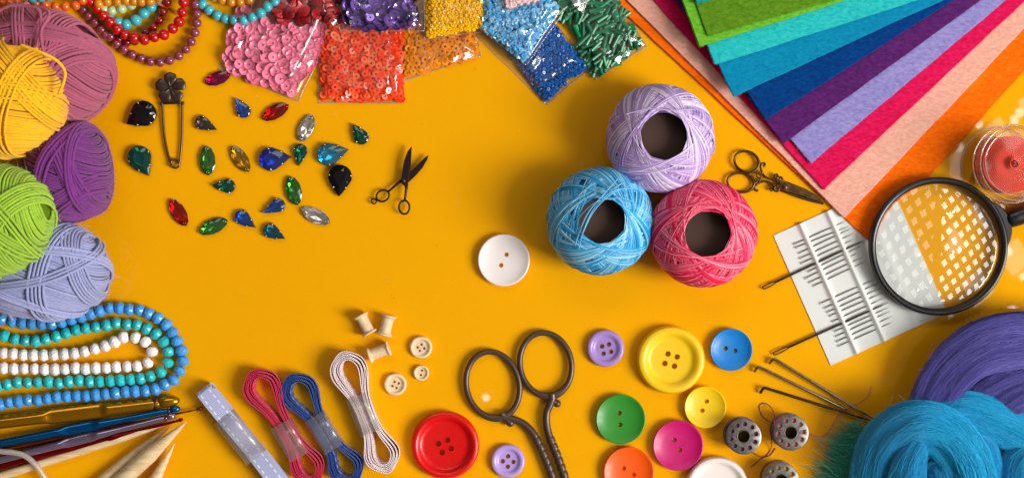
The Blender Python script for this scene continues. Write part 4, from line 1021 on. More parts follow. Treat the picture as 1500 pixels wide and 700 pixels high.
# ------------------------------------------------------------------ felting needles
nm_ = mat('needle_steel', '#968e86', rough=0.26, metal=0.95, spec=0.5); nd_ = mat('needle_steel_dark', '#4a4038', rough=0.36, metal=0.9, spec=0.5)
def felting(tip, bend, end, m, label, mid=0.62):
    z = 9; mb = MB(); B = W(*bend, z); E = W(*end, 6); T = W(*tip, 4); u = (E-B).normalized(); d = (T-B).normalized()
    P = [T, B+d*3.2, B+d*1.2+u*.5, B+u*1.6+d*.2]; rr = [2.1, 2.1, 2.1, 2.1]
    L = (E-B).length
    for f, r in ((0.1, 2.1), (0.35, 2.1), (mid-.02, 2.1), (mid+.02, 1.55), (0.85, 1.5), (0.93, 1.0), (1, .3)): P.append(B+u*L*f); rr.append(r)
    mb.tube(P, rr, 10); solid('felting_needle', mb, m, (B.x, B.y, 0), label, 'felting needle', 'steel felting needles')
felting((1127, 532), (1133.5, 524.5), (1286, 617), nm_, 'felting needle with a crooked end, uppermost of the three')
felting((1105, 544), (1110.5, 536), (1252, 605), nm_, 'felting needle with a crooked end, middle of the three', 0.9)
felting((1113.6, 575), (1119, 567), (1287, 619.5), nd_, 'darker felting needle with a crooked end, lowest of the three', 0.6)

# ------------------------------------------------------------------ needle card
cardm = mat('card_white', '#d9dcd8', rough=0.75, spec=0.25, bump=(18, 0.06, 1.0), var=(40, 0.02))
C0 = W(1133, 345, 2); CX = (W(1301, 269, 2)-C0); CY = (W(1217, 535, 2)-C0); wx = CX.length; wy = CY.length; ex = CX.normalized(); ey = CY.normalized()
wx += 3
def cz(x, y):
    z = 1.6
    for c_ in (42-0.00*y, 86): z += 4.2*math.exp(-((x-c_)/3.6)**2)+0.8*math.exp(-((x-c_)/10)**2)
    z += 1.6*math.exp(-((x-140)/7)**2)
    return z+0.35*mnoise.noise(Vector((x*.03, y*.03, 2)))
mb = MB(); nx, ny = 130, 24
top = [[None]*(ny+1) for _ in range(nx+1)]
for i in range(nx+1):
    for j in range(ny+1):
        x = wx*i/nx; y = wy*j/ny; p = C0+ex*x+ey*y; top[i][j] = V(p.x, p.y, cz(x, y))
mb.grid(lambda u, v: top[int(round(u*nx))][int(round(v*ny))], nx, ny)
mb.grid(lambda u, v: top[int(round(u*nx))][int(round(v*ny))]-V(0, 0, 1.3), nx, ny)
for j0 in (0, ny):
    for i in range(nx): a, b_ = top[i][j0], top[i+1][j0]; mb.add([a, b_, b_-V(0, 0, 1.3), a-V(0, 0, 1.3)], [(0, 1, 2, 3)], False)
for i0 in (0, nx):
    for j in range(ny): a, b_ = top[i0][j], top[i0][j+1]; mb.add([a, b_, b_-V(0, 0, 1.3), a-V(0, 0, 1.3)], [(0, 1, 2, 3)], False)
solid('needle_card', mb, cardm, (C0.x, C0.y, 0.3), 'white pleated card holding rows of sewing needles', 'needle card')
fine = mat('fine_needle', '#4c4440', rough=0.3, metal=0.9, spec=0.5)
def card_pt(px, py, z): p = W(px, py, z); return p
z6 = lambda x, y: (x/3.335+1120, y/3.335+330)
def needle(x0, y0, x1, y1, r, label, eye, group, m=fine):
    a = z6(x0, y0); b_ = z6(x1, y1); z = 3.0+r*0.5; A = W(*a, z); B = W(*b_, z); u = (B-A).normalized(); s_ = V(-u.y, u.x, 0); L = (B-A).length
    t = thing('sewing_needle', label, 'needle', A-V(0, 0, z), group)
    e0, e1 = eye   # the eye is an elongated slot: two thin cheeks
    for k in (-1, 1):
        mb = MB(); mb.tube(spline([A+u*0.2, A+u*(e0*.35)+s_*k*r*1.15, A+u*(e0+e1)/2+s_*k*r*1.35, A+u*e1+s_*k*r*.6, A+u*(e1+r*2)], 4), r*0.55, 6); part('eye_cheek', mb, m, t)
    mb = MB(); ff = [0, .1, .5, .75, .93, 1]; rr = [r*.9, r, r, r*.85, r*.5, r*.12]
    mb.tube([A+u*(e1+r)+(B-A-u*(e1+r))*f for f in ff], rr, 8); part('shaft', mb, m, t)
lo = [((268, 383), (540, 262)), ((290, 405), (566, 276)), ((303, 425), (577, 301)), ((315, 443), (588, 325)), ((328, 470), (596, 350)), ((340, 518), (611, 399)), ((345, 543), (618, 417)), ((350, 568), (622, 444)), ((358, 590), (625, 472))]
up_ = [((140, 93), (402, -22)), ((148, 110), (412, 5)), ((165, 137), (425, 15)), ((170, 163), (435, 40)), ((175, 187), (437, 68)), ((210, 227), (478, 98)), ((195, 260), (462, 132)), ((215, 280), (478, 155)), ((235, 297), (496, 175))]
for k, ((x0, y0), (x1, y1)) in enumerate(up_): needle(x0, y0, x1, y1, 0.62, 'fine sewing needle in the upper group on the white card, %s from the top' % ORD[k], (1, 5), 'fine sewing needles in the card')
for k, ((x0, y0), (x1, y1)) in enumerate(lo): needle(x0, y0, x1, y1, 0.62, 'fine sewing needle in the lower group on the white card, %s from the top' % ORD[k], (1, 5), 'fine sewing needles in the card')
needle(-8, 306, 490, 72, 1.7, 'thick darning needle through the upper half of the card, its long eye over the table', (2, 19), 'thick darning needles in the card', nd_)
needle(45, 627, 606, 376, 1.7, 'thick darning needle through the lower half of the card, its long eye over the table', (2, 22), 'thick darning needles in the card', nd_)

# ------------------------------------------------------------------ magnifying glass
black = mat('black_plastic', '#17181b', rough=0.28, spec=0.5, bump=(8, 0.04, 0.3)); rim_z = 22
mc_ = W(1375.5, 360.5, rim_z); f = (H-rim_z)/H
t = thing('magnifying_glass', 'black-rimmed magnifying glass lying over the needle card and felt corner', 'magnifying glass', (mc_.x, mc_.y, 0))
MT = Matrix.Translation((mc_.x, mc_.y, 8)) @ Matrix.Rotation(math.radians(1.2), 4, 'X')
Ro = 101.5*f; Ri = 91.5*f
mb = MB(); mb.lathe([(Ri, 0), (Ri, 11), (Ri+1, 12.5), (Ri+2.6, 13.2), (Ri+3.4, 15.6), (Ri+5.5, 16.4), (Ro-2, 16), (Ro-.6, 14.6), (Ro, 12), (Ro-.2, 7.2), (Ro-1.2, 6.6), (Ro-1.2, 5.4), (Ro-.2, 4.8), (Ro-.8, 0.8), (Ro-2, 0)], 120, MT, closed=True); part('rim', mb, black, t, sharp=40)
Rc = 700.0; Rb = 560.0
pr = [(Ri*k/14, 7+math.sqrt(Rc*Rc-(Ri*k/14)**2)-math.sqrt(Rc*Rc-Ri*Ri)) for k in range(15)]
lens_o = part('lens', MB().lathe(pr+[(Ri, 5.8)], 96, MT), clear('lens_glass', (0.99, 0.99, 0.99), 0.075, 0.012), t)
pr = [(Ri*k/14, 5.6-(math.sqrt(Rb*Rb-(Ri*k/14)**2)-math.sqrt(Rb*Rb-Ri*Ri))) for k in range(15)]
lb_ = part('lens_back', MB().lathe(pr, 96, MT), clear('lens_glass_back', (0.99, 0.99, 0.99), 0.024, 0.012), t)
hd = (W(1500, 314.5, 18)-W(1375.5, 360.5, 18)); hd.z = 0; hd.normalize(); c0 = V(mc_.x, mc_.y, 16)
hs = V(-hd.y, hd.x, 0)
mb = MB()
pr = []
for k in range(13):
    a = -0.33+0.66*k/12; wob = math.cos((k-6)/6*PI/2)
    pr.append((Ro+0.5+9.5*wob**0.8, a))
poly = [(c0+hd*(r*math.cos(a))+hs*(r*math.sin(a))) for r, a in pr]+[(c0+hd*((Ro-2)*math.cos(a))+hs*((Ro-2)*math.sin(a))) for r, a in reversed(pr)]
mb.prism([(p.x, p.y) for p in poly], 9, 23, 1.6, True); part('collar', mb, black, t, sharp=45)
mb = MB(); P = [c0+hd*(Ro+x) for x in (6, 9, 12, 22, 60, 120, 200, 300)]; mb.tube(P, [9, 11.5, 12.5, 13.5, 14, 14.5, 14.5, 13], 24, flat=0.95); part('handle', mb, black, t)

# ------------------------------------------------------------------ clear jar with a roll of coral ribbon
glass = clear('jar_glass', (0.992, 0.992, 0.99), 0.014, 0.03)
jb = W(1462, 243, 0); T4 = Matrix.Translation(jb)
t = thing('glass_jar', 'clear round jar with a lid beside the orange felt', 'jar', jb)
mb = MB(); mb.lathe([(0, .4), (51, .4), (54.5, 1.5), (56, 5), (56, 60), (55, 64), (51, 66), (50, 66), (53, 62), (54, 58), (54, 6), (50, 3), (0, 3)], 80, T4); part('body', mb, glass, t, sharp=40)
mb = MB(); mb.lathe([(52, 66), (53.5, 67), (53.5, 84), (52.5, 87), (50, 88.5), (47, 88.5), (46, 87), (46, 85.5), (0, 85.5), (0, 84), (49, 84), (51.5, 82), (51.8, 67)], 80, T4); part('lid', mb, glass, t, sharp=40)
for r_, z_ in ((55.8, 62), (53, 87.6), (46.4, 88.4), (55.6, 3)):
    mb = MB(); mb.lathe([(r_+.7*math.cos(a), z_+.7*math.sin(a)) for a in [PI*2*i/8 for i in range(8)]], 80, T4, closed=True); part('glass_edge', mb, clear('glass_edge_m', (0.93, 0.93, 0.92), 0.22, 0.08, None, 0.25), t)
cm_ = ribbon_mat('coral', '#dc2c18', '#ee5638', '#f8a890')
jr = V(jb.x+1.5, jb.y, 0); t2 = thing('ribbon_roll', 'coral orange ribbon roll inside the clear jar', 'ribbon roll', jr+V(0, 0, 3.2))
pts = []; turns = 15; n = turns*28
for i in range(n+1):
    a = 2*PI*i/28; r = 5+36*i/n; pts.append(jr+V(r*math.cos(a), r*math.sin(a), 34-0.05*r+14*math.exp(-((r-3)/7.0)**2)+9*math.exp(-((r-22)/14)**2)))
strip(pts, lambda i: V(0, 0, 1), 42, 2.0, cm_, t2, 'wound_ribbon', closed=False)
mb = MB(); mb.lathe([(0.2, 78), (1.6, 72), (4.5, 62), (5.5, 20)], 24, Matrix.Translation(jr)); part('centre_coil', mb, cm_, t2)

# ------------------------------------------------------------------ wool roving
def roving(paths, color, light, label, seed, stray=420, cat='wool'):
    """each path: list of (px, py, z, r, squash); fibres follow the path round its section"""
    rs = np.random.RandomState(seed); p0 = paths[0][0]; at = W(p0[0], p0[1], 0)
    m = mat('wool_'+color, color, rough=0.8, spec=0.12, sheen=0.2, color2=(light, 'island', 0.1, 1.0)); mc = mat('woolcore_'+color, color, rough=0.9, spec=0.05, sheen=0.15, bump=(3, 0.5, 1), var=(14, 0.15))
    t = thing('wool_roving', label, cat, at, 'bundles of felting wool')
    for path in paths:
        pts = spline([W(p[0], p[1], p[2]) for p in path], 8); n = len(pts)
        rad = np.interp(np.linspace(0, len(path)-1, n), range(len(path)), [p[3] for p in path])
        sq = np.interp(np.linspace(0, len(path)-1, n), range(len(path)), [(p[4] if len(p) > 4 else .8) for p in path])
        Pn = np.array([tuple(p) for p in pts]); T = np.gradient(Pn, axis=0); T /= np.linalg.norm(T, axis=1, keepdims=True)
        up = np.array([0, 0, 1.0]); S = np.cross(T, up); S /= np.maximum(np.linalg.norm(S, axis=1, keepdims=True), 1e-6); Nn = np.cross(S, T)
        mb = MB(); vs = []; ns = 28
        def groove(th, k): return 1+0.035*math.sin(3*th+seed)+0.05*math.sin(5*th+1.3*seed+k*.05)+0.03*math.sin(9*th+2.1*seed-k*.04)
        for k in range(n):
            for j in range(ns):
                a = 2*PI*j/ns; g = groove(a, k)*0.965; vs.append(Pn[k]+S[k]*(math.cos(a)*rad[k]*g)+Nn[k]*(math.sin(a)*rad[k]*sq[k]*g))
        fs = [(k*ns+j, (k+1)*ns+j, (k+1)*ns+(j+1) % ns, k*ns+(j+1) % ns) for k in range(n-1) for j in range(ns)]
        fs += [tuple(range(ns)), tuple(reversed(range((n-1)*ns, n*ns)))]
        mb.add(vs, fs); part('wool_strand', mb, mc, t)
        NF = int(2500*min(1.3, rad.mean()/32)); fib = []; fr = []; SEG = 11
        for q in range(NF):
            a0 = rs.uniform(0, 2*np.pi) if rs.rand() > .25 else rs.uniform(0, np.pi); dr = rs.normal(0, 0.42); l0 = rs.uniform(-.3, .8); l1 = l0+rs.uniform(.25, .7)
            ks = np.clip(np.linspace(l0, l1, SEG), 0, 1)*(n-1)
            if ks[-1]-ks[0] < 2: continue
            i0 = np.minimum(ks.astype(int), n-2); w_ = (ks-i0)[:, None]
            def lp(A_): return A_[i0]*(1-w_)+A_[i0+1]*w_
            ang = a0+dr*np.linspace(0, 1, SEG)+rs.uniform(.02, .09)*np.sin(np.linspace(0, rs.uniform(3, 11), SEG)+rs.rand()*6)
            gg = np.array([groove(x, k) for x, k in zip(ang, ks)]); lift = rs.uniform(0.95, 1.03)+0.02*np.sin(np.linspace(0, 12*rs.rand(), SEG)+rs.rand()*6)
            R_ = (lp(rad[:, None])[:, 0]*gg*lift)[:, None]; sqv = lp(sq[:, None])
            fib.append(lp(Pn)+lp(S)*np.cos(ang)[:, None]*R_+lp(Nn)*np.sin(ang)[:, None]*R_*sqv); fr.append(rs.uniform(.16, .36))
        v, f_ = np_tubes(np.array(fib), np.array(fr), 3); np_obj('fibres', v, f_, m, t, kind='stuff')
        fib = []
        for q in range(stray):
            k = rs.randint(1, n-1); a = rs.uniform(0.0, 2*np.pi); d0 = S[k]*math.cos(a)+Nn[k]*math.sin(a)*sq[k]; p = Pn[k]+d0*rad[k]*0.98; d = d0*rs.uniform(.2, 1)+T[k]*rs.choice([-1, 1])*rs.uniform(.3, 1.4)
            l = rs.uniform(4, 15); cu = rs.normal(0, 1.4, 3); fib.append([p, p+d*l*.35+cu*.4, p+d*l*.7+cu, p+d*l*.9+cu*2.2])
        v, f_ = np_tubes(np.array(fib), 0.16, 3); np_obj('stray_fibres', v, f_, m, t, kind='stuff')
    return t
roving([
  [(1340, 660, 18, 18), (1353, 595, 34, 22), (1386, 538, 44, 27), (1432, 503, 48, 31), (1485, 489, 48, 30), (1570, 490, 46, 29)],
  [(1372, 660, 24, 12), (1384, 596, 46, 13), (1412, 553, 60, 15), (1458, 527, 64, 17), (1570, 512, 64, 19)],
  [(1404, 668, 18, 17), (1416, 612, 30, 19), (1448, 572, 38, 20), (1505, 546, 42, 21), (1570, 536, 42, 22)],
  [(1430, 690, 22, 20), (1446, 628, 38, 23), (1482, 592, 46, 25), (1530, 572, 48, 25), (1570, 566, 46, 25)],
  [(1476, 690, 24, 22), (1500, 640, 34, 27), (1560, 612, 36, 28)]],
  '#544ea8', '#7a74c8', 'violet blue bundle of felting wool behind the bright blue one', 5)
roving([
  [(1272, 760, 30, 30), (1278, 700, 44, 32), (1296, 650, 56, 36), (1336, 622, 68, 34), (1384, 634, 74, 36), (1416, 676, 72, 36), (1428, 730, 60, 34)],
  [(1318, 780, 50, 26), (1324, 725, 74, 28), (1332, 680, 84, 23), (1346, 648, 82, 13)],
  [(1392, 780, 46, 28), (1388, 720, 60, 26), (1380, 672, 62, 20)],
  [(1355, 618, 40, 24), (1400, 600, 46, 26), (1450, 612, 48, 30), (1500, 634, 46, 32), (1560, 660, 44, 32)],
  [(1420, 760, 40, 20), (1446, 700, 52, 20), (1440, 655, 54, 18), (1418, 636, 50, 14)],
  [(1478, 770, 44, 26), (1488, 710, 52, 26), (1500, 668, 50, 24), (1560, 676, 40, 26)]],
  '#009cd8', '#34b8e4', 'bright cyan blue coiled bundle of felting wool at the lower right corner', 9)
# loose teal fluff
rs = np.random.RandomState(4); t = thing('wool_tuft', 'loose tuft of teal green wool left of the cyan wool bundle', 'wool', W(1250, 680, 0))
fib = []; fr = []
for q in range(2000):
    s0 = rs.rand(); bx = 1262-30*s0+rs.normal(0, 5); by = 628+95*s0+rs.normal(0, 7); zz0 = rs.uniform(2, 30)
    a = math.radians(196+rs.normal(0, 24)-48*(0.5-s0)); l = rs.gamma(3.2, 6.2)*(1.0 if s0 > .15 else .75)
    d = np.array([math.cos(a), -math.sin(a), 0]); p = np.array(W(bx, by, zz0)); cu = np.append(rs.normal(0, 4.2, 2), rs.normal(0, 2.5))
    fib.append([p, p+d*l*.35+cu*.3, p+d*l*.7+cu*.8+np.array([0, 0, -zz0*.2]), p+d*l+cu*1.6+np.array([0, 0, -zz0*.5])]); fr.append(rs.uniform(.14, .36))
v, f_ = np_tubes(np.array(fib), np.array(fr), 3)
np_obj('fibres', v, f_, mat('wool_teal', '#18a48e', rough=.8, sheen=.3, spec=.2, color2=('#58ccb0', 'island', .2, 1)), t, kind='stuff')

# ------------------------------------------------------------------ bags of sequins and beads
film_m = clear('bag_film', (0.98, 0.98, 0.98), 0.045, 0.12, (26, 0.25, 2.4), 0.025)
seam_m = clear('bag_seam', (0.95, 0.95, 0.95), 0.10, 0.12, None, 0.22, (0.9, 0.88, 0.85))
def bag(quad, z0, h, label, seed, puff=1.0, fm=None, seams=(0, 1, 2, 3), flat=0.10):
    """pillow of clear film over a quadrilateral outline given in photo points"""
    Q = [W(x, y, z0) for x, y in quad]; c = sum(Q, Vector())/4
    t = thing('plastic_bag', label, 'plastic bag', (c.x, c.y, z0), 'small clear bags of beads and sequins'); N = 34
    def base(u, v): return (Q[0]*(1-u)+Q[1]*u)*(1-v)+(Q[3]*(1-u)+Q[2]*u)*v
    def hgt(u, v):
        e = min(u, 1-u, v, 1-v); k = min(1, max(0, (e-0.03)/0.16)); k = k*k*(3-2*k)
        p = base(u, v); w1 = mnoise.noise(Vector((p.x*.022, p.y*.022, seed))); w2 = mnoise.noise(Vector((p.x*.06+p.y*.03, p.y*.05, seed+7)))
        return h*puff*k*(1+0.16*w1)+2.6*(abs(w2)-.25)*(0.3+k)+1.0*mnoise.noise(Vector((p.x*.13, p.y*.11, seed)))*k
    def wav(u, v):
        p = base(u, v); return V(1.4*mnoise.noise(Vector((p.x*.03, p.y*.03, seed+3))), 1.4*mnoise.noise(Vector((p.x*.03, p.y*.03, seed+11))), 0)
    mb = MB(); mb.grid(lambda u, v: base(u, v)+wav(u, v)+V(0, 0, 0.6+max(0, hgt(u, v))), N, N); part('front_film', mb, fm or film_m, t)
    mb = MB(); mb.grid(lambda u, v: base(u, v)+wav(u, v)+V(0, 0, 0.25), 8, 8); part('back_film', mb, fm or film_m, t)
    for k in seams:
        ed = [(lambda s_: (s_, 0)), (lambda s_: (1, s_)), (lambda s_: (1-s_, 1)), (lambda s_: (0, 1-s_))][k]
        mb = MB(); mb.tube([base(*ed(i/24))+wav(*ed(i/24))+V(0, 0, .9) for i in range(25)], 0.75, 6, flat=0.6); part('heat_seal', mb, seam_m, t)
    return t
def scatter(poly, layers, d, rs, sp=0.9, jit=0.16):
    """loosely packed layers: jittered close packing, each layer turned and shifted; bottom layer first"""
    xs = [p[0] for p in poly]; ys = [p[1] for p in poly]; cx = sum(xs)/len(xs); cy = sum(ys)/len(ys); out = []
    R_ = max(max(xs)-min(xs), max(ys)-min(ys))*0.8; st = d*sp
    for L in range(layers):
        a = rs.uniform(0, PI); ox, oy = rs.uniform(0, st), rs.uniform(0, st); lay = []; n = int(R_/st)+2
        for i in range(-n, n+1):
            for j in range(-n, n+1):
                x = (i+0.5*(j % 2))*st+ox+rs.gauss(0, jit*d); y = j*st*0.87+oy+rs.gauss(0, jit*d)
                p = (cx+x*math.cos(a)-y*math.sin(a), cy+x*math.sin(a)+y*math.cos(a))
                if pip(p, poly): lay.append((p, L))
        rs.shuffle(lay); out += lay
    return out
def pose(tilt, rs):
    a = rs.uniform(0, 2*PI); ax = Vector((math.cos(a), math.sin(a), 0)); return Quaternion(ax, tilt) @ Quaternion((0, 0, 1), rs.uniform(0, 2*PI))
def loose(poly, layers, me, name, label, cat, group, d, z0, h, seed, tilt=0.3, steep=0.08, scl=0.06, sp=0.82, top=1):
    """the top layer as single things, the pieces buried under it as one joined mass"""
    rs = random.Random(seed); pts = scatter(poly, layers, d, rs, sp)
    bv = []; bf = []; o = 0; nv = len(me.vertices); co = np.empty(nv*3); me.vertices.foreach_get('co', co); co = co.reshape(-1, 3)/U; fc = [tuple(p.vertices) for p in me.polygons]
    for i, (p, L) in enumerate(pts):
        e = min(1, edge_dist(p, poly)/14+0.25); z = z0+1.6+h*e*(L+rs.random()*0.8)/layers
        tl = abs(rs.gauss(0, tilt)) if rs.random() > steep else rs.uniform(.7, 1.2)
        at = W(p[0], p[1], z+math.sin(tl)*d*.3); q = pose(tl, rs); k = 1+rs.uniform(-scl, scl)
        if L >= layers-top: place(name, me, at, q, k, None, label, cat, group)
        else: bv.append(co @ np.array(q.to_matrix()).T*k+np.array(at)); bf += [tuple(a+o for a in f) for f in fc]; o += nv
    if bv:
        mb = MB(); mb.add(np.concatenate(bv), bf); c = W(pts[0][0][0], pts[0][0][1], z0)
        solid('buried_'+name+'s', mb, me.materials[0], c, label.replace(' sequin ', ' sequins ', 1)+', the layer underneath', cat, None, 'stuff', 28)
def small_mesh(name, mb, m):
    me = bpy.data.meshes.new(name); me.from_pydata([tuple(Vector(v)*U) for v in mb.v], [], mb.f); me.polygons.foreach_set('use_smooth', mb.smooth); me.materials.append(m); me.set_sharp_from_angle(angle=math.radians(28)); me.update(); return me
def cup(name, R_, r0, m, seg=14):
    mb = MB(); mb.lathe([(r0, .9), (R_*.62, .7), (R_*.97, 2.7), (R_, 2.4), (R_*.66, 0.1), (r0, 0.2)], seg, None, True); return small_mesh(name, mb, m)
def disc(name, R_, r0, m, seg=14, th=.7):
    mb = MB(); mb.lathe([(r0, th), (R_*.94, th), (R_, th*.6), (R_*.94, 0), (r0, 0)], seg, None, True); return small_mesh(name, mb, m)
def stuff_beads(poly, layers, proto, m, name, label, cat, at_z, h, seed, tilt=0.45, d=6, sp=0.95, jit=0.09):
    rs = random.Random(seed); pts = scatter(poly, layers, d, rs, sp, jit); V0 = np.array([tuple(v) for v in proto.v]); F0 = proto.f; vs = []; fs = []; o = 0
    for i, (p, L) in enumerate(pts):
        e = min(1, edge_dist(p, poly)/12+0.2); z = at_z+2.5+h*e*(L+rs.random()*.5)/layers
        M_ = np.array(pose(abs(rs.gauss(0, tilt)), rs).to_matrix())*(1+rs.uniform(-.08, .08)); vs.append(V0 @ M_.T+np.array(W(p[0], p[1], z))); fs += [tuple(a+o for a in f) for f in F0]; o += len(V0)
    c = W(sum(p[0] for p in poly)/len(poly), sum(p[1] for p in poly)/len(poly), at_z); mb = MB(); mb.add(np.concatenate(vs), fs)
    solid(name, mb, m, c, label, cat, kind='stuff', sharp=40)

# pink cup sequins
pk = mat('sequin_pink', '#f788a6', rough=0.3, spec=0.45, coat=0.2, objrand=(0.85, 1.15))
loose([(348, 14), (328, 92), (345, 108), (385, 124), (424, 138), (441, 118), (470, 70), (476, 16)], 3, cup('sequin', 8.0, 1.3, pk), 'cup_sequin', 'glossy pink cup sequin in the clear bag beside the ruby stone', 'sequin', 'pink cup sequins', 15, 1, 14, 3, .26, .10)
bag([(384, -36), (507, 0), (437, 149), (320.5, 101)], 0.4, 23, 'clear bag of pink cup sequins below the turquoise beads', 1.0)
# amber sequins
am = mat('sequin_amber', '#f08a06', rough=0.25, spec=0.5, coat=0.3, objrand=(0.88, 1.12), sss=0.2)
loose([(592, 34), (692, 30), (699, 82), (640, 100), (594, 112)], 2, disc('sequin', 5.4, 1.7, am), 'flat_sequin', 'translucent amber yellow flat sequin in the bag under the yellow seed beads', 'sequin', 'amber flat sequins', 10, 0.5, 6, 5, .2, .03)
bag([(589, 4), (688, -14), (705, 82), (590, 120)], 0.3, 12, 'clear bag of amber yellow sequins right of the orange ones', 2.0)
# orange sequins
og = mat('sequin_orange', '#fa3e08', rough=0.24, spec=0.5, coat=0.4, color2=('#ff7a4a', 'object', 0.35, 1.0), sss=0.15)
ogp = mat('sequin_orange_pale', '#fb7040', rough=0.3, spec=0.5, coat=0.4, objrand=(0.85, 1.15))
poly = [(473, 30), (588, 30), (589, 146), (471, 147)]
loose(poly, 3, disc('sequin', 5.3, 1.5, og), 'flat_sequin', 'orange flat sequin in the square clear bag below the purple sequins', 'sequin', 'orange flat sequins', 10, 0.5, 12, 6, .2, .05)
bag([(467, 2), (591, 2), (592, 151), (467.5, 151)], 0.6, 20, 'square clear bag of orange sequins', 3.0)
# red glitter sequins
rd = mat('sequin_red', '#a0030e', rough=0.14, metal=0.35, spec=0.6, coat=0.6, island=(.5, 1.2), objrand=(0.5, 1.2), bump=(2.0, 0.8, 1.0))
loose([(398, -14), (496, -14), (497, 28), (450, 32), (404, 28)], 3, disc('sequin', 9.4, 1.2, rd, 16), 'glitter_sequin', 'glittering dark red round sequin in the bag above the pink ones', 'sequin', 'red glitter sequins', 18, 18, 9, 8, .3, .08)
bag([(371, -60), (498, -60), (497, 36), (368, 27)], 17, 15, 'clear bag of red glitter sequins above the pink sequin bag', 4.0)
# purple cup sequins
pu = mat('sequin_purple', '#8260b4', rough=0.14, metal=0.55, spec=0.6, coat=0.6, objrand=(0.6, 1.3))
loose([(501, -14), (606, -14), (612, 36), (585, 40), (520, 40), (502, 30)], 3, cup('sequin', 9.2, 1.3, pu, 16), 'cup_sequin', 'metallic purple cup sequin in the bag above the orange ones', 'sequin', 'purple cup sequins', 17, 22, 14, 9, .4, .2)
bag([(497, -60), (621, -60), (622, 46), (497, 45)], 20, 21, 'clear bag of metallic purple sequins above the orange sequin bag', 5.0)
# yellow seed beads
def seed(r): 
    mb = MB(); mb.lathe([(r*.26, -.66*r), (r*.66, -.66*r), (r*.94, -.36*r), (r, 0), (r*.94, .36*r), (r*.66, .66*r), (r*.26, .66*r)], 9, None, True); return mb
yl = mat('seed_yellow', '#ffc000', rough=0.22, spec=0.5, coat=0.2, island=(.88, 1.1), sss=0.2)
stuff_beads([(623, -22), (714, -22), (714, 41), (625, 55)], 3, seed(3.4), yl, 'seed_beads', 'opaque golden yellow seed beads filling a clear bag', 'seed beads', 12, 13, 10)
bag([(621, -60), (723, -60), (717, 45), (622, 58.5)], 11, 22, 'clear bag of golden yellow seed beads', 6.0)
# blue seed beads
bl = mat('seed_blue', '#0f5aa8', rough=0.22, spec=0.5, coat=0.3, island=(.8, 1.25))
stuff_beads([(716, 54), (757, 92), (800, 150), (838, 112), (860, 101), (812, 36), (770, 20), (730, 30)], 3, seed(3.9), bl, 'seed_beads', 'opaque cobalt blue seed beads in the pointed clear bag', 'seed beads', 0.5, 13, 11, d=7)
bag([(690, 45), (778, -14), (865, 101), (801, 154)], 0.3, 20, 'clear bag of cobalt blue seed beads, its corner pointing down', 7.0)
# green bugle beads
gr = mat('bugle_green', '#0a7048', rough=0.36, metal=0.1, spec=0.5, coat=0.1, coat_rough=0.15, objrand=(0.5, 1.4))
mb = MB(); mb.lathe([(1.0, -9.5), (2.4, -9.6), (2.75, -9.2), (2.75, 9.2), (2.4, 9.6), (1.0, 9.5)], 8, Matrix.Rotation(PI/2, 4, 'Y'), True); gme = small_mesh('bugle_bead', mb, gr)
def bugles(poly, n, z0, h, seed_, label, group, top=0.45):
    rs = random.Random(seed_); pts = [p for p, L in scatter(poly, 3, 11, rs, 1.0, 0.3)]; rs.shuffle(pts); pts = pts[:n]; bv = []; bf = []; o = 0
    co = np.empty(len(gme.vertices)*3); gme.vertices.foreach_get('co', co); co = co.reshape(-1, 3)/U; fc = [tuple(p.vertices) for p in gme.polygons]
    a0 = 0
    for i, p in enumerate(pts):
        a0 = 0.9+1.3*mnoise.noise(Vector((p[0]*.035, p[1]*.035, seed_)))*2+rs.gauss(0, .35)
        e = min(1, edge_dist(p, poly)/14+.2); q = Quaternion((0, 0, 1), a0) @ Quaternion((0, 1, 0), rs.gauss(0, .10)); k = rs.uniform(.75, 1.1)
        at = W(p[0], p[1], z0+3+h*e*(i/n)**.8)
        if i > n*(1-top): place('bugle_bead', gme, at, q, (k, 1, 1), None, label, 'bugle bead', group)
        else: bv.append((co*np.array([k, 1, 1])) @ np.array(q.to_matrix()).T+np.array(at)); bf += [tuple(a+o for a in f) for f in fc]; o += len(co)
    mb = MB(); mb.add(np.concatenate(bv), bf); solid('buried_bugle_beads', mb, gr, W(*pts[0], z0), label.replace('bugle bead', 'bugle beads')+', the layer underneath', 'bugle beads', None, 'stuff', 28)
bugles([(833, 22), (836, 50), (872, 110), (905, 94), (940, 64), (902, 2), (886, -14), (842, -14)], 250, 1, 13, 12, 'emerald green glass bugle bead in the bag beside the felt', 'green bugle beads in the big bag')
bag([(826, -8), (889, -34), (948, 69), (873, 117)], 0.8, 21, 'clear bag of emerald green bugle beads beside the felt fan', 8.0)
bugles([(792, -14), (798, 6), (836, 34), (846, 16), (846, -14)], 40, 1, 6, 13, 'emerald green bugle bead in the small bag corner above the cobalt seed beads', 'green bugle beads in the smaller bag')
bag([(776, -46), (856, -46), (850, 40), (794, 10)], 0.5, 12, 'corner of a second clear bag of green bugle beads, left of the big one', 9.0)
# light blue cut tubes
lb = mat('cut_bead_blue', '#4aa4dc', rough=0.2, spec=0.6, coat=0.5, color2=('#a8dcf4', 'island', .45, 1.0))
mb = MB(); mb.lathe([(1.3, -3.4), (3.2, -3.6), (3.5, -3.2), (3.5, 3.2), (3.2, 3.6), (1.3, 3.4)], 6, None, True, False)
stuff_beads([(711, -22), (706, 42), (738, 66), (768, 90), (783, 60), (818, 16), (795, -22)], 4, mb, lb, 'cut_beads', 'pale sky blue cut glass tube beads in the clear bag on top of the cobalt ones', 'cut beads', 17, 11, 14, 1.2, 7, 1.0, 0.3)
bag([(703, 43), (728, -60), (827, 15), (771, 96)], 16, 19, 'clear bag of pale sky blue cut beads lying over the cobalt ones', 10.0)
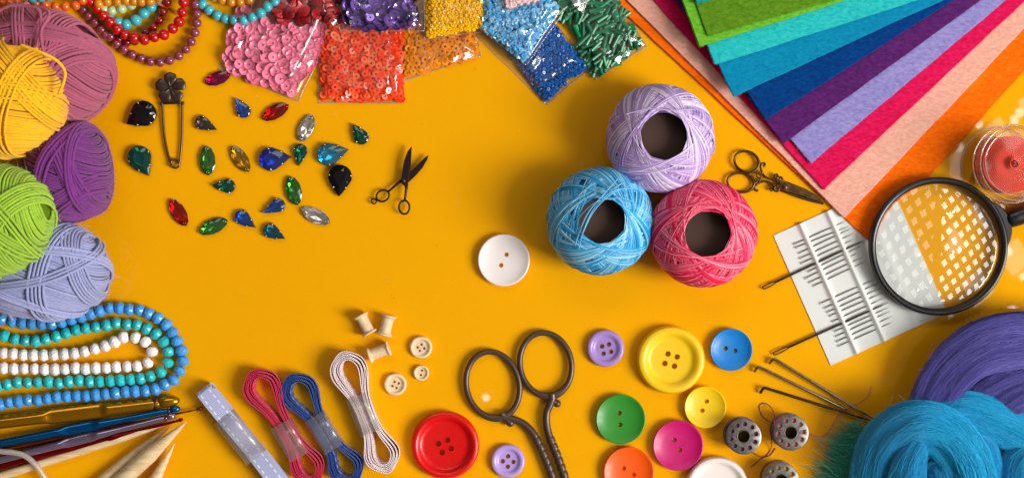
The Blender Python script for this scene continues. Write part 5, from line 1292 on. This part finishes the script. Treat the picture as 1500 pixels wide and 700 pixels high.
# pale pink bag corner and the crumpled clear corner at the top
pp = mat('seed_palepink', '#f0c8c8', rough=.3, spec=.5, coat=.3, island=(.9, 1.08))
stuff_beads([(740, -14), (743, 12), (788, 1), (788, -14)], 2, seed(3.4), pp, 'seed_beads', 'pale pink seed beads in the bag corner above the sky blue ones', 'seed beads', 36, 4, 15)
bag([(733, -40), (800, -40), (796, 1), (741, 16)], 34, 10, 'corner of a clear bag of pale pink seed beads at the top edge', 11.0, fm=clear('milky_film', (0.97, 0.95, 0.95), 0.05, 0.1, (10, 0.3, 2), 0.18))
bag([(826, -34), (872, -34), (858, 8), (853, 20)], 30, 5, 'crumpled empty clear bag corner over the green bugle beads', 12.0, fm=clear('crumpled_film', (0.95, 0.95, 0.95), 0.12, 0.12, (7, 0.8, 3), 0.25))

# ------------------------------------------------------------------ dust and lint on the table
rs = np.random.RandomState(21); fib = []
for q in range(36):
    p = np.array(W(rs.uniform(150, 1490), rs.uniform(20, 690), 0.15)); a = rs.uniform(0, 6.28); d = np.array([math.cos(a), math.sin(a), 0])*rs.uniform(2, 9); n_ = np.array([-d[1], d[0], 0])*rs.normal(0, .35)
    fib.append([p, p+d*.35+n_*.6, p+d*.7+n_*.7, p+d])
v, f_ = np_tubes(np.array(fib), 0.13, 3); np_obj('lint', v, f_, mat('lint_grey', '#d8c8a8', rough=.9), None, (0, 0, 0), kind='stuff', label='tiny pale lint fibres scattered over the yellow table top', category='lint')
mb = MB()
for q in range(60):
    p = W(rs.uniform(120, 1490), rs.uniform(20, 690), 0.2); mb.ball(p, rs.uniform(.25, .7), 6, 4, (1, rs.uniform(.6, 1), .6))
solid('dust_specks', mb, mat('speck_brown', '#7a4a14', rough=.9), (0, 0, 0), 'tiny brown specks of dust scattered over the yellow table top', 'dust', kind='stuff')

# ------------------------------------------------------------------ film patches added and tilted to mirror the window as glare
glare_m = clear('film_glare', (0.97, 0.97, 0.97), 0.06, 0.10, (18, 0.12, 1.2), 0.03)
LIGHT = Vector((2.25, -0.66, 1.80))/U
def glare_patch(bagname, poly, z, seed, bend=0.010):
    t = bpy.data.objects[bagname]; P = [W(x, y, z) for x, y in poly]; c = sum(P, Vector())/len(P)
    hv = ((LIGHT-c).normalized()+(Vector((0, 0, H))-c).normalized()).normalized()
    mb = MB(); ring = []
    N = len(P); Q = []
    for i in range(N):
        for k in range(5): Q.append(P[i].lerp(P[(i+1) % N], k/5))
    def lift(p):
        d = p-c; dz = -(hv.x*d.x+hv.y*d.y)/hv.z; r = d.length
        return V(p.x, p.y, max(1.0, z+dz*(0.8)+1.5*mnoise.noise(Vector((p.x*.11, p.y*.11, seed)))-bend*r*r*0.6))
    vs = [lift(c)]; n = len(Q); fs = []
    for f in (.33, .66, 1.0):
        for i, q in enumerate(Q):
            p = c+(q-c)*(f+(0.16*mnoise.noise(Vector((i*.9, seed, f))) if f > .9 else 0)); vs.append(lift(p))
    for i in range(n):
        j = (i+1) % n; fs.append((0, 1+i, 1+j))
        for k in range(2): fs.append((1+k*n+i, 1+(k+1)*n+i, 1+(k+1)*n+j, 1+k*n+j))
    mb.add(vs, fs); part('film_glare', mb, glare_m, t)
BAGS = ['plastic_bag']+['plastic_bag.%03d' % k for k in range(1, 12)]
for bn_, poly, z, sd in (
  (0, [(455, 62), (468, 58), (462, 84), (448, 104), (434, 121), (424, 117), (436, 98), (447, 84)], 27, 1), (0, [(352, 62), (356, 60), (352, 70), (348, 70)], 26, 2),
  (2, [(580, 98), (588, 94), (585, 112), (578, 120)], 19, 3), (2, [(576, 122), (582, 120), (580, 138), (574, 136)], 17, 4), (2, [(500, 142), (510, 140), (512, 148), (503, 148)], 10, 4.5),
  (1, [(664, 86), (680, 78), (698, 72), (699, 80), (680, 88), (666, 92)], 10, 5),
  (3, [(482, 30), (492, 26), (497, 20), (496, 34), (488, 38)], 28, 6), (4, [(604, 20), (611, 16), (612, 30), (606, 34)], 38, 7), (4, [(512, 30), (518, 28), (520, 38), (513, 39)], 38, 7.5),
  (9, [(796, 18), (822, 15), (808, 24), (798, 30), (806, 22)], 30, 8), (9, [(775, 50), (786, 46), (780, 66), (772, 90), (768, 84), (774, 66)], 28, 9), (9, [(757, 52), (764, 46), (778, 44), (768, 54)], 33, 9.5),
  (6, [(788, 80), (798, 78), (790, 94), (779, 108), (776, 98)], 20, 10),
  (7, [(910, 50), (930, 54), (946, 66), (938, 67), (918, 58)], 15, 12), (7, [(900, 88), (914, 74), (926, 68), (922, 80), (906, 94)], 15, 13), 
  (11, [(836, 2), (852, -2), (856, 10), (852, 18), (842, 10)], 34, 15), (5, [(709, 38), (716, 30), (717, 42), (711, 45)], 22, 16)):
    glare_patch(BAGS[bn_], poly, z, sd)
